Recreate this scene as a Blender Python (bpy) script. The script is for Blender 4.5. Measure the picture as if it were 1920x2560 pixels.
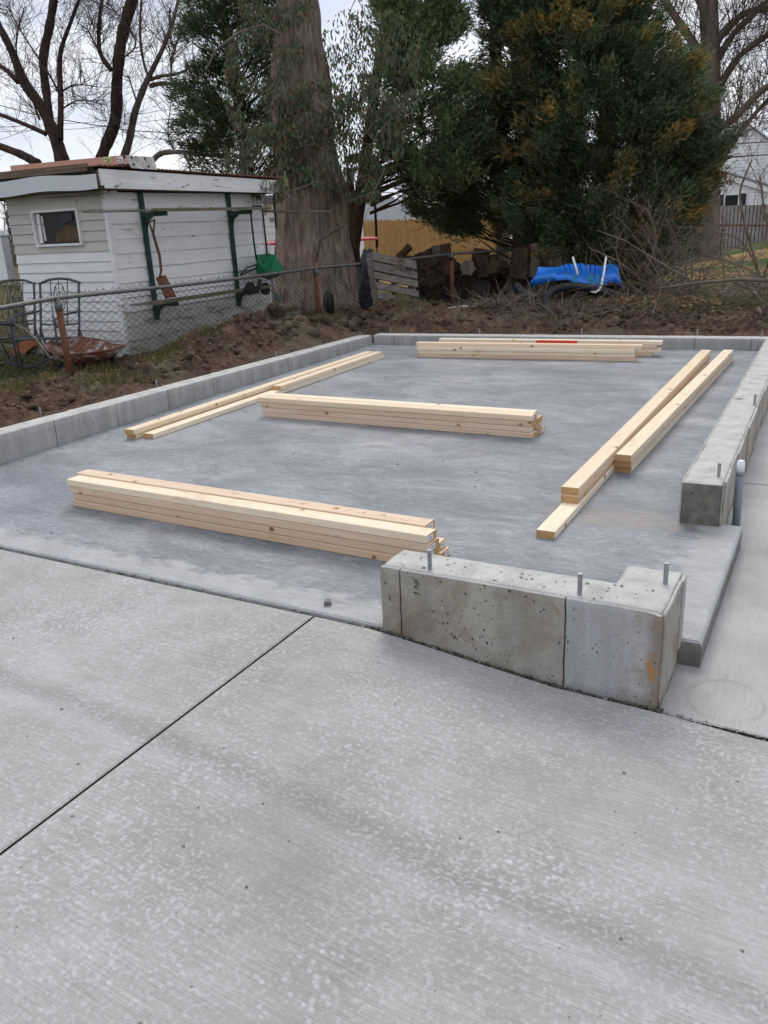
import bpy, bmesh, math, random
import numpy as np
from mathutils import Vector, Matrix, Euler
random.seed(7); RNG = np.random.default_rng(11)
for o in list(bpy.data.objects): bpy.data.objects.remove(o)
SC = bpy.context.scene; COL = SC.collection

# ------------------------------------------------------------ camera
FPX = 2055.276
RT = Vector((0.8768326, -0.1199712, -0.4655872)); RT = Vector((0.8768326349, 0.4785722827, -0.0461855014))
CM = Matrix(((0.8768326349, 0.4785722827, -0.0461855014),
             (-0.1199711774, 0.3108029558, 0.9428724407),
             (-0.4655872066, 0.8212003975, -0.3299370549)))   # rows: right, up, forward
EYE = Vector((0, 0, 1.4))
cam = bpy.data.cameras.new('camera'); co = bpy.data.objects.new('camera', cam); COL.objects.link(co)
cam.sensor_fit = 'VERTICAL'; cam.sensor_height = 36.0; cam.lens = 36.0 * FPX / 2560.0
cam.clip_start = 0.05; cam.clip_end = 2000
r_, u_, f_ = CM[0], CM[1], CM[2]
co.matrix_world = Matrix(((r_[0], u_[0], -f_[0], 0), (r_[1], u_[1], -f_[1], 0), (r_[2], u_[2], -f_[2], 1.4), (0, 0, 0, 1)))
SC.camera = co

# ------------------------------------------------------------ world and sun
W = bpy.data.worlds.new('World'); SC.world = W; W.use_nodes = True
nt = W.node_tree; nt.nodes.clear()
out = nt.nodes.new('ShaderNodeOutputWorld'); bg = nt.nodes.new('ShaderNodeBackground'); bg.inputs[1].default_value = 0.1
sky = nt.nodes.new('ShaderNodeTexSky'); sky.sky_type = 'NISHITA'; sky.sun_disc = False
SUN_EL, SUN_AZ = math.radians(50), math.radians(-22)     # azimuth from +Y towards +X
sky.sun_elevation = SUN_EL; sky.sun_rotation = SUN_AZ
tc = nt.nodes.new('ShaderNodeTexCoord'); mp = nt.nodes.new('ShaderNodeMapping'); mp.inputs['Scale'].default_value = (1.2, 1.2, 4.0)
nz = nt.nodes.new('ShaderNodeTexNoise'); nz.inputs['Scale'].default_value = 1.7; nz.inputs['Detail'].default_value = 6; nz.inputs['Distortion'].default_value = 0.3
rp = nt.nodes.new('ShaderNodeValToRGB'); e = rp.color_ramp.elements
e[0].position = 0.36; e[0].color = (0.50, 0.55, 0.70, 1); e[1].position = 0.6; e[1].color = (0.92, 0.925, 0.95, 1)
sc_ = nt.nodes.new('ShaderNodeVectorMath'); sc_.operation = 'SCALE'; sc_.inputs['Scale'].default_value = 8.7
mx = nt.nodes.new('ShaderNodeMix'); mx.data_type = 'RGBA'; mx.inputs[0].default_value = 0.9
L = nt.links.new
L(tc.outputs['Generated'], mp.inputs[0]); L(mp.outputs[0], nz.inputs[0]); L(nz.outputs[0], rp.inputs[0]); L(rp.outputs[0], sc_.inputs[0])
L(sky.outputs[0], mx.inputs[6]); L(sc_.outputs[0], mx.inputs[7]); L(mx.outputs[2], bg.inputs[0]); L(bg.outputs[0], out.inputs[0])
sl = bpy.data.lights.new('sun', 'SUN'); sl.energy = 1.2; sl.angle = math.radians(28); sl.color = (1.0, 0.96, 0.9)
so = bpy.data.objects.new('sun', sl); COL.objects.link(so)
sd = Vector((math.sin(SUN_AZ) * math.cos(SUN_EL), math.cos(SUN_AZ) * math.cos(SUN_EL), math.sin(SUN_EL)))
so.rotation_euler = sd.to_track_quat('Z', 'Y').to_euler(); so.location = (0, 0, 20)
SC.view_settings.view_transform = 'Standard'; SC.view_settings.look = 'None'
SC.view_settings.exposure = 0.54; SC.view_settings.gamma = 1.0; SC.view_settings.use_curve_mapping = False

# ------------------------------------------------------------ survey helpers (measured points of the place -> metres)
def ray(x, y):
    c = Vector((x - 960, 1280 - y, FPX)); return Vector((CM[0] * c[0] + CM[1] * c[1] + CM[2] * c[2]))
def PZ(x, y, z=0.0): w = ray(x, y); return EYE + w * ((z - 1.4) / w.z)
def PX(x, y, X): w = ray(x, y); return EYE + w * (X / w.x)
def PY(x, y, Y): w = ray(x, y); return EYE + w * (Y / w.y)

# ------------------------------------------------------------ numpy noise
def _h(ix, iy, iz, s):
    n = (ix * 374761393 + iy * 668265263 + iz * 2147483647 + s * 1274126177) & 0xFFFFFFFF
    n = ((n ^ (n >> 13)) * 1274126177) & 0xFFFFFFFF
    return ((n ^ (n >> 16)) & 0xFFFFFF) / float(0xFFFFFF)
def vnoise(p, s=0):
    p = np.asarray(p, float); i = np.floor(p).astype(np.int64); f = p - i; f = f * f * (3 - 2 * f); r = 0
    for dx in (0, 1):
        for dy in (0, 1):
            for dz in (0, 1):
                w = (f[..., 0] if dx else 1 - f[..., 0]) * (f[..., 1] if dy else 1 - f[..., 1]) * (f[..., 2] if dz else 1 - f[..., 2])
                r = r + w * _h(i[..., 0] + dx, i[..., 1] + dy, i[..., 2] + dz, s)
    return r * 2 - 1
def fbm(p, o=4, s=0):
    a, r = 1.0, 0
    for k in range(o): r = r + a * vnoise(np.asarray(p) * 2 ** k, s + k); a *= .5
    return r
def sstep(a, b, x): t = np.clip((x - a) / (b - a), 0, 1); return t * t * (3 - 2 * t)

# ------------------------------------------------------------ materials
class Mt:
    def __init__(s, name, rough=.8, spec=.3, metal=0):
        s.m = bpy.data.materials.new(name); s.m.use_nodes = True; s.t = s.m.node_tree
        s.b = s.t.nodes['Principled BSDF']; s.b.inputs['Roughness'].default_value = rough
        s.b.inputs['Specular IOR Level'].default_value = spec; s.b.inputs['Metallic'].default_value = metal
        s.c = s.t.nodes.new('ShaderNodeTexCoord')
    def n(s, ty): return s.t.nodes.new(ty)
    def put(s, sock, v):
        if isinstance(v, bpy.types.NodeSocket): s.t.links.new(v, sock)
        elif isinstance(v, (tuple, list)) and len(v) == 3 and sock.type == 'RGBA': sock.default_value = (*v, 1)
        else: sock.default_value = v
    def obj(s): return s.c.outputs['Object']
    def pos(s): return s.n('ShaderNodeNewGeometry').outputs['Position']
    def map(s, v, sc=(1, 1, 1), rot=(0, 0, 0), loc=(0, 0, 0)):
        n = s.n('ShaderNodeMapping'); s.put(n.inputs[0], v); n.inputs['Scale'].default_value = sc; n.inputs['Rotation'].default_value = rot
        s.put(n.inputs['Location'], loc); return n.outputs[0]
    def noise(s, v, sc, det=4, ro=.55, di=0):
        n = s.n('ShaderNodeTexNoise'); s.put(n.inputs[0], v); n.inputs['Scale'].default_value = sc; n.inputs['Detail'].default_value = det
        n.inputs['Roughness'].default_value = ro; n.inputs['Distortion'].default_value = di; return n.outputs[0]
    def vor(s, v, sc, feat='F1', o=0):
        n = s.n('ShaderNodeTexVoronoi'); n.feature = feat; s.put(n.inputs['Vector'], v); n.inputs['Scale'].default_value = sc; return n.outputs[o]
    def ramp(s, f, st):
        n = s.n('ShaderNodeValToRGB'); s.put(n.inputs[0], f); el = n.color_ramp.elements
        while len(el) < len(st): el.new(.5)
        for i, (p, c) in enumerate(st):
            el[i].position = p; el[i].color = (c, c, c, 1) if not isinstance(c, (tuple, list)) else (*c, 1)
        return n.outputs[0]
    def mix(s, f, a, b, bl='MIX'):
        n = s.n('ShaderNodeMix'); n.data_type = 'RGBA'; n.blend_type = bl; s.put(n.inputs[0], f); s.put(n.inputs[6], a); s.put(n.inputs[7], b); return n.outputs[2]
    def ma(s, op, a, b=0, c=0):
        n = s.n('ShaderNodeMath'); n.operation = op; s.put(n.inputs[0], a); s.put(n.inputs[1], b); s.put(n.inputs[2], c); return n.outputs[0]
    def xyz(s, v): n = s.n('ShaderNodeSeparateXYZ'); s.put(n.inputs[0], v); return n.outputs
    def rnd(s): return s.n('ShaderNodeObjectInfo').outputs['Random']
    def attr(s, a): n = s.n('ShaderNodeAttribute'); n.attribute_name = a; return n.outputs['Color']
    def bump(s, h, st=.5, d=.01):
        n = s.n('ShaderNodeBump'); s.put(n.inputs['Height'], h); n.inputs['Strength'].default_value = st; n.inputs['Distance'].default_value = d
        s.t.links.new(n.outputs[0], s.b.inputs['Normal'])
    def col(s, c): s.put(s.b.inputs['Base Color'], c); return s
    def rough(s, r): s.put(s.b.inputs['Roughness'], r)

def simple(name, c, rough=.7, var=.15, sc=8, metal=0, bump=0, spec=.3):
    m = Mt(name, rough, spec, metal); n = m.noise(m.obj(), sc, 5)
    lo = tuple(x * (1 - var) for x in c); hi = tuple(min(1, x * (1 + var)) for x in c)
    m.col(m.ramp(n, [(.3, lo), (.7, hi)]))
    if bump: m.bump(m.noise(m.obj(), sc * 4, 4), bump, .01)
    return m.m

def m_driveway():
    m = Mt('broomed_driveway_concrete', .8, .25); p = m.pos(); X, Y, Z = m.xyz(p)
    big = m.noise(p, 1.1, 4); mid = m.noise(p, 5, 5, .6)
    c = m.ramp(m.ma('ADD', m.ma('MULTIPLY', big, .62), m.ma('MULTIPLY', mid, .38)), [(.34, (.265, .258, .243)), (.5, (.345, .340, .327)), (.66, (.415, .413, .402))])
    # dark smeared band with a pale edge, running across the drive
    wob = m.ma('MULTIPLY', m.ma('SUBTRACT', m.noise(m.map(p, (1.6, 5, 1)), 1.4, 4), .5), .10)
    d = m.ma('ADD', m.ma('ADD', Y, m.ma('MULTIPLY', X, .05)), wob)
    bandm = m.ma('MULTIPLY', m.ramp(d, [(0, 0), (1, 0)]), 0)
    dd = m.ma('ABSOLUTE', m.ma('SUBTRACT', d, 1.40)); band = m.ma('SUBTRACT', 1, m.ramp(m.ma('MULTIPLY', dd, 8), [(.1, 0), (.55, 1)]))
    d2 = m.ma('ABSOLUTE', m.ma('SUBTRACT', d, 1.33)); pale = m.ma('SUBTRACT', 1, m.ramp(m.ma('MULTIPLY', d2, 10), [(.0, 0), (.6, 1)]))
    c = m.mix(m.ma('MULTIPLY', band, .5), c, (.22, .215, .205)); c = m.mix(m.ma('MULTIPLY', pale, .28), c, (.48, .49, .51))
    # tyre-damp darker patches
    pt = m.ramp(m.noise(m.map(p, (.8, 1.5, 1), loc=(3, 1, 0)), 1.5, 3), [(.5, 0), (.68, 1)]); c = m.mix(m.ma('MULTIPLY', pt, .4), c, (.25, .24, .225))
    # whitish drying blotches
    v = m.map(p, (1, 1.05, 1)); warp = m.noise(v, 60, 2)
    vv = m.n('ShaderNodeVectorMath'); vv.operation = 'ADD'; m.put(vv.inputs[0], v)
    sc = m.n('ShaderNodeVectorMath'); sc.operation = 'SCALE'; m.put(sc.inputs[0], m.n('ShaderNodeTexNoise').outputs[1]); sc.inputs['Scale'].default_value = 0
    bl = m.ramp(m.noise(v, 78, 1.4, .5, .1), [(.50, 0), (.74, 1)]); bm = m.ramp(m.noise(p, 1.7, 3), [(.34, .2), (.6, 1)])
    c = m.mix(m.ma('MULTIPLY', m.ma('MULTIPLY', bl, bm), .58), c, (.56, .575, .585))
    bl2 = m.ramp(m.vor(m.map(m.ma('ADD', 0, 0) if False else p, (1, 1.25, 1)), 42), [(.12, 1), (.38, 0)]); bm2 = m.ramp(m.noise(m.map(p, loc=(7, 2, 0)), 2.6, 3), [(.46, 0), (.66, 1)])
    c = m.mix(m.ma('MULTIPLY', m.ma('MULTIPLY', bl2, bm2), .5), c, (.58, .60, .63))
    # broom lines
    br = m.noise(m.map(p, (5, 330, 1), (0, 0, .03)), 1, 3, .6); br2 = m.noise(m.map(p, (14, 120, 1), (0, 0, .03)), 1, 3, .6)
    c = m.mix(.42, c, m.ramp(br, [(.3, .34), (.7, .66)]), 'OVERLAY'); c = m.mix(.22, c, m.ramp(br2, [(.3, .36), (.7, .64)]), 'OVERLAY')
    g = m.noise(p, 420, 2, .7); c = m.mix(.35, c, m.ramp(g, [(.28, .2), (.5, .5), (.72, .72)]), 'OVERLAY')
    pit = m.ramp(m.vor(p, 17), [(.012, 1), (.03, 0)]); c = m.mix(m.ma('MULTIPLY', pit, .6), c, (.12, .12, .11))
    m.col(c); m.rough(m.ramp(big, [(.3, .62), (.7, .85)]))
    m.bump(m.ma('ADD', m.ma('MULTIPLY', br, .7), m.ma('ADD', m.ma('MULTIPLY', g, .5), br2)), .38, .004); return m.m

def ring_stain(m, p, c, cx, cy, r, rx=1):
    X, Y, Z = m.xyz(p)
    d = m.ma('SQRT', m.ma('ADD', m.ma('POWER', m.ma('SUBTRACT', X, cx), 2), m.ma('POWER', m.ma('MULTIPLY', m.ma('SUBTRACT', Y, cy), rx), 2)))
    d = m.ma('ADD', d, m.ma('MULTIPLY', m.ma('SUBTRACT', m.noise(p, 7, 2), .5), .03))
    q = m.ma('SUBTRACT', 1, m.ramp(m.ma('MULTIPLY', m.ma('ABSOLUTE', m.ma('SUBTRACT', d, r)), 60), [(.1, 0), (.75, 1)]))
    return m.mix(m.ma('MULTIPLY', q, m.ramp(m.noise(p, 9, 2), [(.35, .1), (.65, .5)])), c, (.27, .24, .19))

def m_walk():
    m = Mt('broomed_walk_concrete', .8, .25); p = m.pos()
    c = m.ramp(m.noise(p, 3, 5), [(.3, (.35, .345, .335)), (.7, (.47, .465, .455))])
    br = m.noise(m.map(p, (330, 6, 1), (0, 0, .04)), 1, 3, .6); c = m.mix(.5, c, m.ramp(br, [(.3, .38), (.7, .62)]), 'OVERLAY')
    c = ring_stain(m, p, c, -.195, 2.52, .115, .9)
    pit = m.ramp(m.vor(p, 26), [(.05, 1), (.09, 0)]); c = m.mix(m.ma('MULTIPLY', pit, .7), c, (.09, .09, .08))
    g = m.noise(p, 380, 2, .7); c = m.mix(.25, c, m.ramp(g, [(.28, .25), (.72, .7)]), 'OVERLAY')
    m.col(c); m.bump(m.ma('ADD', br, g), .35, .004); return m.m

def m_slab():
    m = Mt('trowelled_floor_slab_concrete', .5, .5); p = m.pos(); X, Y, Z = m.xyz(p)
    a = m.noise(m.map(p, (.9, 1.5, 1), (0, 0, .15)), 1.3, 5, .6, .4)
    st = m.noise(m.map(p, (5, 11, 1), (0, 0, -.3)), 1.5, 8, .72, 2.8)
    c = m.ramp(a, [(.3, (.155, .176, .205)), (.5, (.24, .26, .288)), (.7, (.35, .366, .386))])
    c = m.mix(.9, c, m.ramp(st, [(.28, .26), (.5, .5), (.6, .6), (.72, .82)]), 'OVERLAY')
    fl = m.noise(m.map(p, (13, 34, 1), (0, 0, -.35)), 1.5, 5, .62, 2.0)
    c = m.mix(m.ma('MULTIPLY', m.ramp(fl, [(.62, 0), (.74, 1)]), .55), c, (.52, .54, .57))
    c = m.mix(m.ma('MULTIPLY', m.ramp(fl, [(.26, 1), (.36, 0)]), .35), c, (.13, .14, .16))
    wet = m.ramp(m.noise(m.map(p, (1.3, 2.4, 1), (0, 0, -.2), (4, 1, 0)), 1.6, 6, .62, 1.2), [(.46, 0), (.60, 1)]); c = m.mix(m.ma('MULTIPLY', wet, .42), c, (.135, .15, .172))
    # smooth pale margins: along the garage opening and at the side door sill
    w = m.ma('MULTIPLY', m.ma('SUBTRACT', m.noise(m.map(p, (3, 6, 1)), 2.2, 5, .62), .5), .34)
    m1 = m.ramp(m.ma('MULTIPLY', m.ma('ADD', m.ma('SUBTRACT', Y, 2.36), w), 2.2), [(.28, 1), (.42, 0)])
    m2 = m.ramp(m.ma('MULTIPLY', m.ma('ADD', m.ma('SUBTRACT', -.30, X), w), 2.2), [(.33, 1), (.5, 0)])
    m2 = m.ma('MULTIPLY', m2, m.ma('LESS_THAN', Y, 3.95))
    mm = m.ma('MAXIMUM', m1, m2)
    ed = m.mix(.4, m.ramp(m.noise(p, 6, 4), [(.3, (.37, .375, .37)), (.7, (.46, .465, .465))]), m.ramp(st, [(.3, .35), (.7, .65)]), 'OVERLAY')
    c = m.mix(m.ma('MULTIPLY', mm, .85), c, ed)
    # sandy mud smear in front of the stub wall, damp dark zone near the far wall edges
    dx = m.ma('SUBTRACT', X, -.82); dy = m.ma('SUBTRACT', Y, 3.82)
    d = m.ma('ADD', m.ma('SQRT', m.ma('ADD', m.ma('MULTIPLY', m.ma('MULTIPLY', dx, dx), .55), m.ma('MULTIPLY', m.ma('MULTIPLY', dy, dy), 3.5))), m.ma('MULTIPLY', m.ma('SUBTRACT', m.noise(p, 9, 4), .5), .5))
    c = m.mix(m.ma('MULTIPLY', m.ramp(d, [(.1, 1), (.36, 0)]), .65), c, (.30, .26, .22))
    g = m.noise(p, 260, 2, .7); c = m.mix(.25, c, m.ramp(g, [(.28, .25), (.72, .7)]), 'OVERLAY')
    pit = m.ramp(m.vor(p, 9), [(.02, 1), (.035, 0)]); c = m.mix(m.ma('MULTIPLY', pit, .7), c, (.08, .08, .08))
    m.col(c); m.rough(m.ma('SUBTRACT', m.ramp(m.ma('ADD', m.ma('MULTIPLY', st, .6), m.ma('MULTIPLY', a, .4)), [(.35, .54), (.65, .32)]), m.ma('MULTIPLY', wet, .10)))
    m.bump(m.ma('ADD', m.ma('MULTIPLY', st, 1.0), m.ma('ADD', m.ma('MULTIPLY', fl, .7), m.ma('MULTIPLY', g, .12))), .8, .008); return m.m

def m_formed(name, base, brown=.4, dark=.0, pits=1.0, corner=False):
    m = Mt(name, .85, .2); p = m.pos()
    c = m.ramp(m.noise(m.map(p, (5, 5, 1.2)), 1.6, 5, .6), [(.28, tuple(x * .78 for x in base)), (.72, tuple(min(1, x * 1.2) for x in base))])
    st = m.ramp(m.noise(m.map(p, (26, 26, 1.5)), 1, 4), [(.35, .45), (.65, .55)]); c = m.mix(.5, c, st, 'OVERLAY')
    br = m.ramp(m.noise(p, 3.6, 7, .7, .8), [(.46, 0), (.66, 1)]); c = m.mix(m.ma('MULTIPLY', br, brown), c, (.20, .15, .10))
    ru = m.ramp(m.noise(m.map(p, (1, 1, .8), loc=(4, 3, 1)), 7.5, 4, .6, .3), [(.66, 0), (.74, 1)]); c = m.mix(m.ma('MULTIPLY', ru, brown * 1.1), c, (.27, .15, .07))
    if dark: c = m.mix(m.ma('MULTIPLY', m.ramp(m.noise(p, 14, 5, .7), [(.4, 0), (.62, 1)]), dark), c, (.07, .07, .065))
    z = m.xyz(p)[2]; ft = m.ramp(m.ma('ADD', m.ma('MULTIPLY', m.ma('ADD', z, .1), 6), m.ma('MULTIPLY', m.noise(p, 16, 4), .8)), [(.35, 1), (.75, 0)])
    c = m.mix(m.ma('MULTIPLY', ft, .6), c, (.10, .09, .065))          # mud splash at the foot
    if corner:
        X, Y, Zc = m.xyz(p); nn = m.noise(m.map(p, (6, 6, 2.5)), 2.2, 5, .65); cq = m.ramp(m.ma('ADD', m.ma('MULTIPLY', m.ma('ADD', X, .50), 6.5), m.ma('MULTIPLY', m.ma('SUBTRACT', nn, .5), 1.1)), [(.25, 0), (.6, 1)])
        c = m.mix(m.ma('MULTIPLY', cq, .75), c, (.20, .165, .12)); c2 = m.ma('MULTIPLY', cq, m.ramp(m.noise(m.map(p, (5, 5, 2)), 5, 4, .6), [(.5, 0), (.6, 1)])); c = m.mix(m.ma('MULTIPLY', c2, .8), c, (.38, .19, .07))
    wv = m.n('ShaderNodeVectorMath'); wv.operation = 'ADD'; m.put(wv.inputs[0], p); wn = m.n('ShaderNodeTexNoise'); m.put(wn.inputs[0], p); wn.inputs['Scale'].default_value = 60; wm = m.n('ShaderNodeVectorMath'); wm.operation = 'SCALE'; m.t.links.new(wn.outputs[1], wm.inputs[0]); wm.inputs['Scale'].default_value = .02; m.t.links.new(wm.outputs[0], wv.inputs[1]); pw = wv.outputs[0]
    v = m.vor(pw, 42); pit = m.ramp(v, [(.11, 1), (.17, 0)]); pm = m.ramp(m.noise(p, 8, 3), [(.42, 0), (.56, 1)])
    pit = m.ma('MULTIPLY', m.ma('MULTIPLY', pit, pm), pits); c = m.mix(m.ma('MULTIPLY', pit, .85), c, (.04, .04, .035))
    v2 = m.ramp(m.vor(m.map(pw, (1, 1, .8)), 15), [(.03, 1), (.10, 0)]); c = m.mix(m.ma('MULTIPLY', v2, .5 * pits), c, (.08, .075, .06))
    g = m.noise(p, 200, 3, .7); c = m.mix(.3, c, m.ramp(g, [(.28, .28), (.72, .7)]), 'OVERLAY')
    m.col(c); m.bump(m.ma('SUBTRACT', m.ma('ADD', m.ma('MULTIPLY', g, .4), m.noise(p, 40, 4, .6)), m.ma('MULTIPLY', m.ma('ADD', pit, v2), 1.5)), .5, .005); return m.m

def m_walltop():
    m = Mt('screeded_wall_top_concrete', .85, .2); p = m.pos()
    n = m.noise(p, 9, 6, .65); c = m.ramp(n, [(.3, (.40, .395, .37)), (.5, (.52, .515, .49)), (.7, (.60, .60, .575))])
    c = m.mix(m.ma('MULTIPLY', m.ramp(m.noise(p, 13, 4, .6, .5), [(.58, 0), (.7, 1)]), .35), c, (.33, .28, .21))
    s = m.noise(m.map(p, (50, 130, 1)), 1, 4, .7); c = m.mix(m.ma('MULTIPLY', m.ramp(s, [(.6, 0), (.68, 1)]), .5), c, (.16, .155, .14))
    g = m.noise(p, 260, 3, .7); c = m.mix(.4, c, m.ramp(g, [(.28, .25), (.72, .72)]), 'OVERLAY')
    m.col(c); m.bump(m.ma('ADD', n, m.ma('SUBTRACT', g, s)), .55, .007); return m.m

def m_pine(name, a, b, side=False, dirt=0.0):
    m = Mt(name, .62, .3); o = m.obj(); r = m.rnd()
    cx = m.n('ShaderNodeCombineXYZ'); m.put(cx.inputs[0], m.ma('MULTIPLY', r, 37)); m.put(cx.inputs[1], m.ma('MULTIPLY', r, 19)); m.put(cx.inputs[2], m.ma('MULTIPLY', r, 11))
    v = m.map(o, (1, 1, 1), loc=cx.outputs[0])
    gr = m.noise(m.map(v, (1.1, 30, 30)), 1.6, 5, .65, 1.0); gr2 = m.noise(m.map(v, (2.5, 150, 150)), 1, 3, .6)
    c = m.ramp(gr, [(.28, b), (.5, tuple((x + y) / 2 for x, y in zip(a, b))), (.68, a)])
    c = m.mix(.6, c, m.ramp(gr2, [(.3, .36), (.7, .62)]), 'OVERLAY')
    # board to board shade
    c = m.mix(m.ma('MULTIPLY', r, .62), c, tuple(x * y for x, y in zip(b, (.88, .78, .68))))
    w = m.map(v, (8, 9.5, 9.5)); kv = m.vor(w, 1.0); kr = m.vor(m.map(w, (1, 1, 1)), 1.0, o=1)
    halo = m.ramp(kv, [(.05, 1), (.28, 0)]); kn = m.ramp(kv, [(.085, 1), (.13, 0)])
    sel = m.ramp(m.xyz(kr)[0], [(.38, 0), (.42, 1)])
    c = m.mix(m.ma('MULTIPLY', m.ma('MULTIPLY', halo, sel), .45), c, (.52, .28, .12)); c = m.mix(m.ma('MULTIPLY', m.ma('MULTIPLY', kn, sel), .9), c, (.17, .08, .035))
    st = m.ramp(m.noise(m.map(v, (2.4, 8, 8), loc=(5, 2, 1)), 1.4, 4, .6), [(.6, 0), (.76, 1)]); c = m.mix(m.ma('MULTIPLY', st, .5), c, (.50, .30, .15))
    m.col(c); m.bump(m.ma('ADD', gr, gr2), .2, .002); return m.m
def m_endgrain(name, a):
    m = Mt(name, .75, .2); o = m.obj(); r = m.rnd()
    X, Y, Z = m.xyz(o); d = m.ma('SQRT', m.ma('ADD', m.ma('POWER', m.ma('ADD', Y, m.ma('MULTIPLY', m.ma('SUBTRACT', r, .5), .1)), 2), m.ma('POWER', m.ma('ADD', Z, .05), 2)))
    rg = m.ma('SINE', m.ma('MULTIPLY', d, 900)); c = m.mix(m.ma('MULTIPLY', m.ma('ADD', rg, 1), .16), a, tuple(x * .6 for x in a))
    c = m.mix(m.ma('MULTIPLY', m.ramp(m.noise(o, 30, 4), [(.4, 0), (.7, 1)]), .45), c, tuple(x * .55 for x in a)); m.col(c); return m.m
def m_label():
    m = Mt('printed_barcode_sticker', .5, .3); o = m.obj(); X, Y, Z = m.xyz(o)
    ba = m.ma('GREATER_THAN', m.noise(m.map(o, (1, 900, 1)), 1, 0), .5)
    inx = m.ma('MULTIPLY', m.ma('LESS_THAN', m.ma('ABSOLUTE', Y), .014), m.ma('LESS_THAN', m.ma('ABSOLUTE', Z), .0065))
    m.col(m.mix(m.ma('MULTIPLY', inx, ba), (.80, .81, .84), (.03, .04, .16))); return m.m

def m_paint(name, base, peel=.3, under=(.22, .2, .17), green=0):
    m = Mt(name, .65, .3); p = m.pos(); X, Y, Z = m.xyz(p)
    c = m.ramp(m.noise(m.map(p, (2, 2, 9)), 2, 5), [(.3, tuple(x * .88 for x in base)), (.7, base)])
    n = m.noise(m.map(p, (1.5, 1.5, 8)), 1.7, 8, .72, .8)
    if peel: c = m.mix(m.ma('MULTIPLY', m.ramp(n, [(.725 - peel * .35, 0), (.745 - peel * .35, 1)]), .9), c, under)
    low = m.ramp(m.ma('ADD', Z, m.ma('MULTIPLY', m.noise(p, 4, 4), .5)), [(.3, 1), (.75, 0)])
    c = m.mix(m.ma('MULTIPLY', low, .6), c, (.30, .29, .22))
    if green: c = m.mix(m.ma('MULTIPLY', m.ramp(m.noise(p, 5, 5, .7), [(.55, 0), (.68, 1)]), green), c, (.23, .25, .06))
    gr = m.noise(m.map(p, (3, 3, 90)), 1, 3); c = m.mix(.2, c, m.ramp(gr, [(.3, .4), (.7, .6)]), 'OVERLAY')
    m.col(c); m.bump(m.ma('ADD', gr, n), .3, .003); return m.m

def m_wood(name, a, b, ax=(2, 40, 40), moss=0, rough=.9):
    m = Mt(name, rough, .15); o = m.pos(); n = m.noise(m.map(o, ax), 1.3, 5, .65, .3)
    c = m.mix(m.ma('MULTIPLY', m.rnd(), .3), m.ramp(n, [(.3, b), (.7, a)]), tuple(x * .6 for x in a))
    c = m.mix(m.ma('MULTIPLY', m.ramp(m.noise(o, 5, 4), [(.45, 0), (.7, 1)]), .4), c, tuple(x * .55 for x in b))
    if moss: c = m.mix(m.ma('MULTIPLY', m.ramp(m.noise(o, 4, 4), [(.48, 0), (.6, 1)]), moss), c, (.11, .13, .05))
    m.col(c); m.bump(n, .5, .004); return m.m
def m_bark(name, a, b, c3, sc=1.0):
    m = Mt(name, .95, .1); o = m.pos(); n = m.noise(m.map(o, (9 * sc, 9 * sc, 1.1 * sc)), 1.6, 6, .65, .5)
    c = m.ramp(n, [(.3, b), (.52, a), (.72, c3)]); l = m.ramp(m.noise(m.map(o, loc=(3, 3, 3)), 1.6, 3), [(.4, 0), (.7, 1)])
    c = m.mix(m.ma('MULTIPLY', l, .45), c, tuple(x * f for x, f in zip(c3, (1.25, .95, .8))))
    m.col(c); m.bump(n, .9, .03); return m.m
def m_leaf(name, tr=.25):
    m = Mt(name, .6, .25); c = m.attr('tint'); m.col(c)
    t = m.n('ShaderNodeBsdfTranslucent'); m.put(t.inputs[0], c); x = m.n('ShaderNodeMixShader'); x.inputs[0].default_value = tr
    m.t.links.new(m.b.outputs[0], x.inputs[1]); m.t.links.new(t.outputs[0], x.inputs[2]); m.t.links.new(x.outputs[0], m.t.nodes['Material Output'].inputs[0]); return m.m
def m_soil():
    m = Mt('dug_clay_soil', .95, .1); p = m.pos()
    c = m.ramp(m.noise(p, 2.6, 6, .65), [(.3, (.042, .028, .020)), (.5, (.125, .080, .054)), (.7, (.225, .148, .10))])
    c = m.mix(m.ma('MULTIPLY', m.ramp(m.noise(p, 17, 6, .75), [(.42, 0), (.6, 1)]), .75), c, (.03, .02, .015)); c = m.mix(m.ma('MULTIPLY', m.ramp(m.noise(m.map(p, loc=(5, 1, 2)), 1.6, 4), [(.52, 0), (.66, 1)]), .5), c, (.15, .125, .085))
    peb = m.ramp(m.vor(p, 28), [(.05, 1), (.1, 0)]); c = m.mix(m.ma('MULTIPLY', peb, .35), c, (.33, .27, .21))
    m.col(c); m.bump(m.noise(p, 45, 5, .7), .8, .02); return m.m
def m_ground():
    m = Mt('yard_ground', .95, .1); p = m.pos(); c = m.attr('tint'); n = m.noise(p, 9, 6, .7)
    c = m.mix(.7, c, m.ramp(n, [(.3, .3), (.7, .7)]), 'OVERLAY'); m.col(c); m.bump(m.noise(p, 25, 5, .7), .8, .04); return m.m
def m_rust(name, a=(.20, .075, .035), b=(.09, .045, .03), paint=None, amt=.5):
    m = Mt(name, .8, .3); p = m.obj(); n = m.noise(p, 9, 6, .7); c = m.ramp(n, [(.3, b), (.7, a)])
    if paint: c = m.mix(m.ramp(m.noise(m.map(p, loc=(2, 5, 1)), 7, 6, .7), [(amt - .06, 0), (amt + .06, 1)]), c, paint)
    m.col(c); m.bump(n, .4, .003); return m.m
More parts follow.
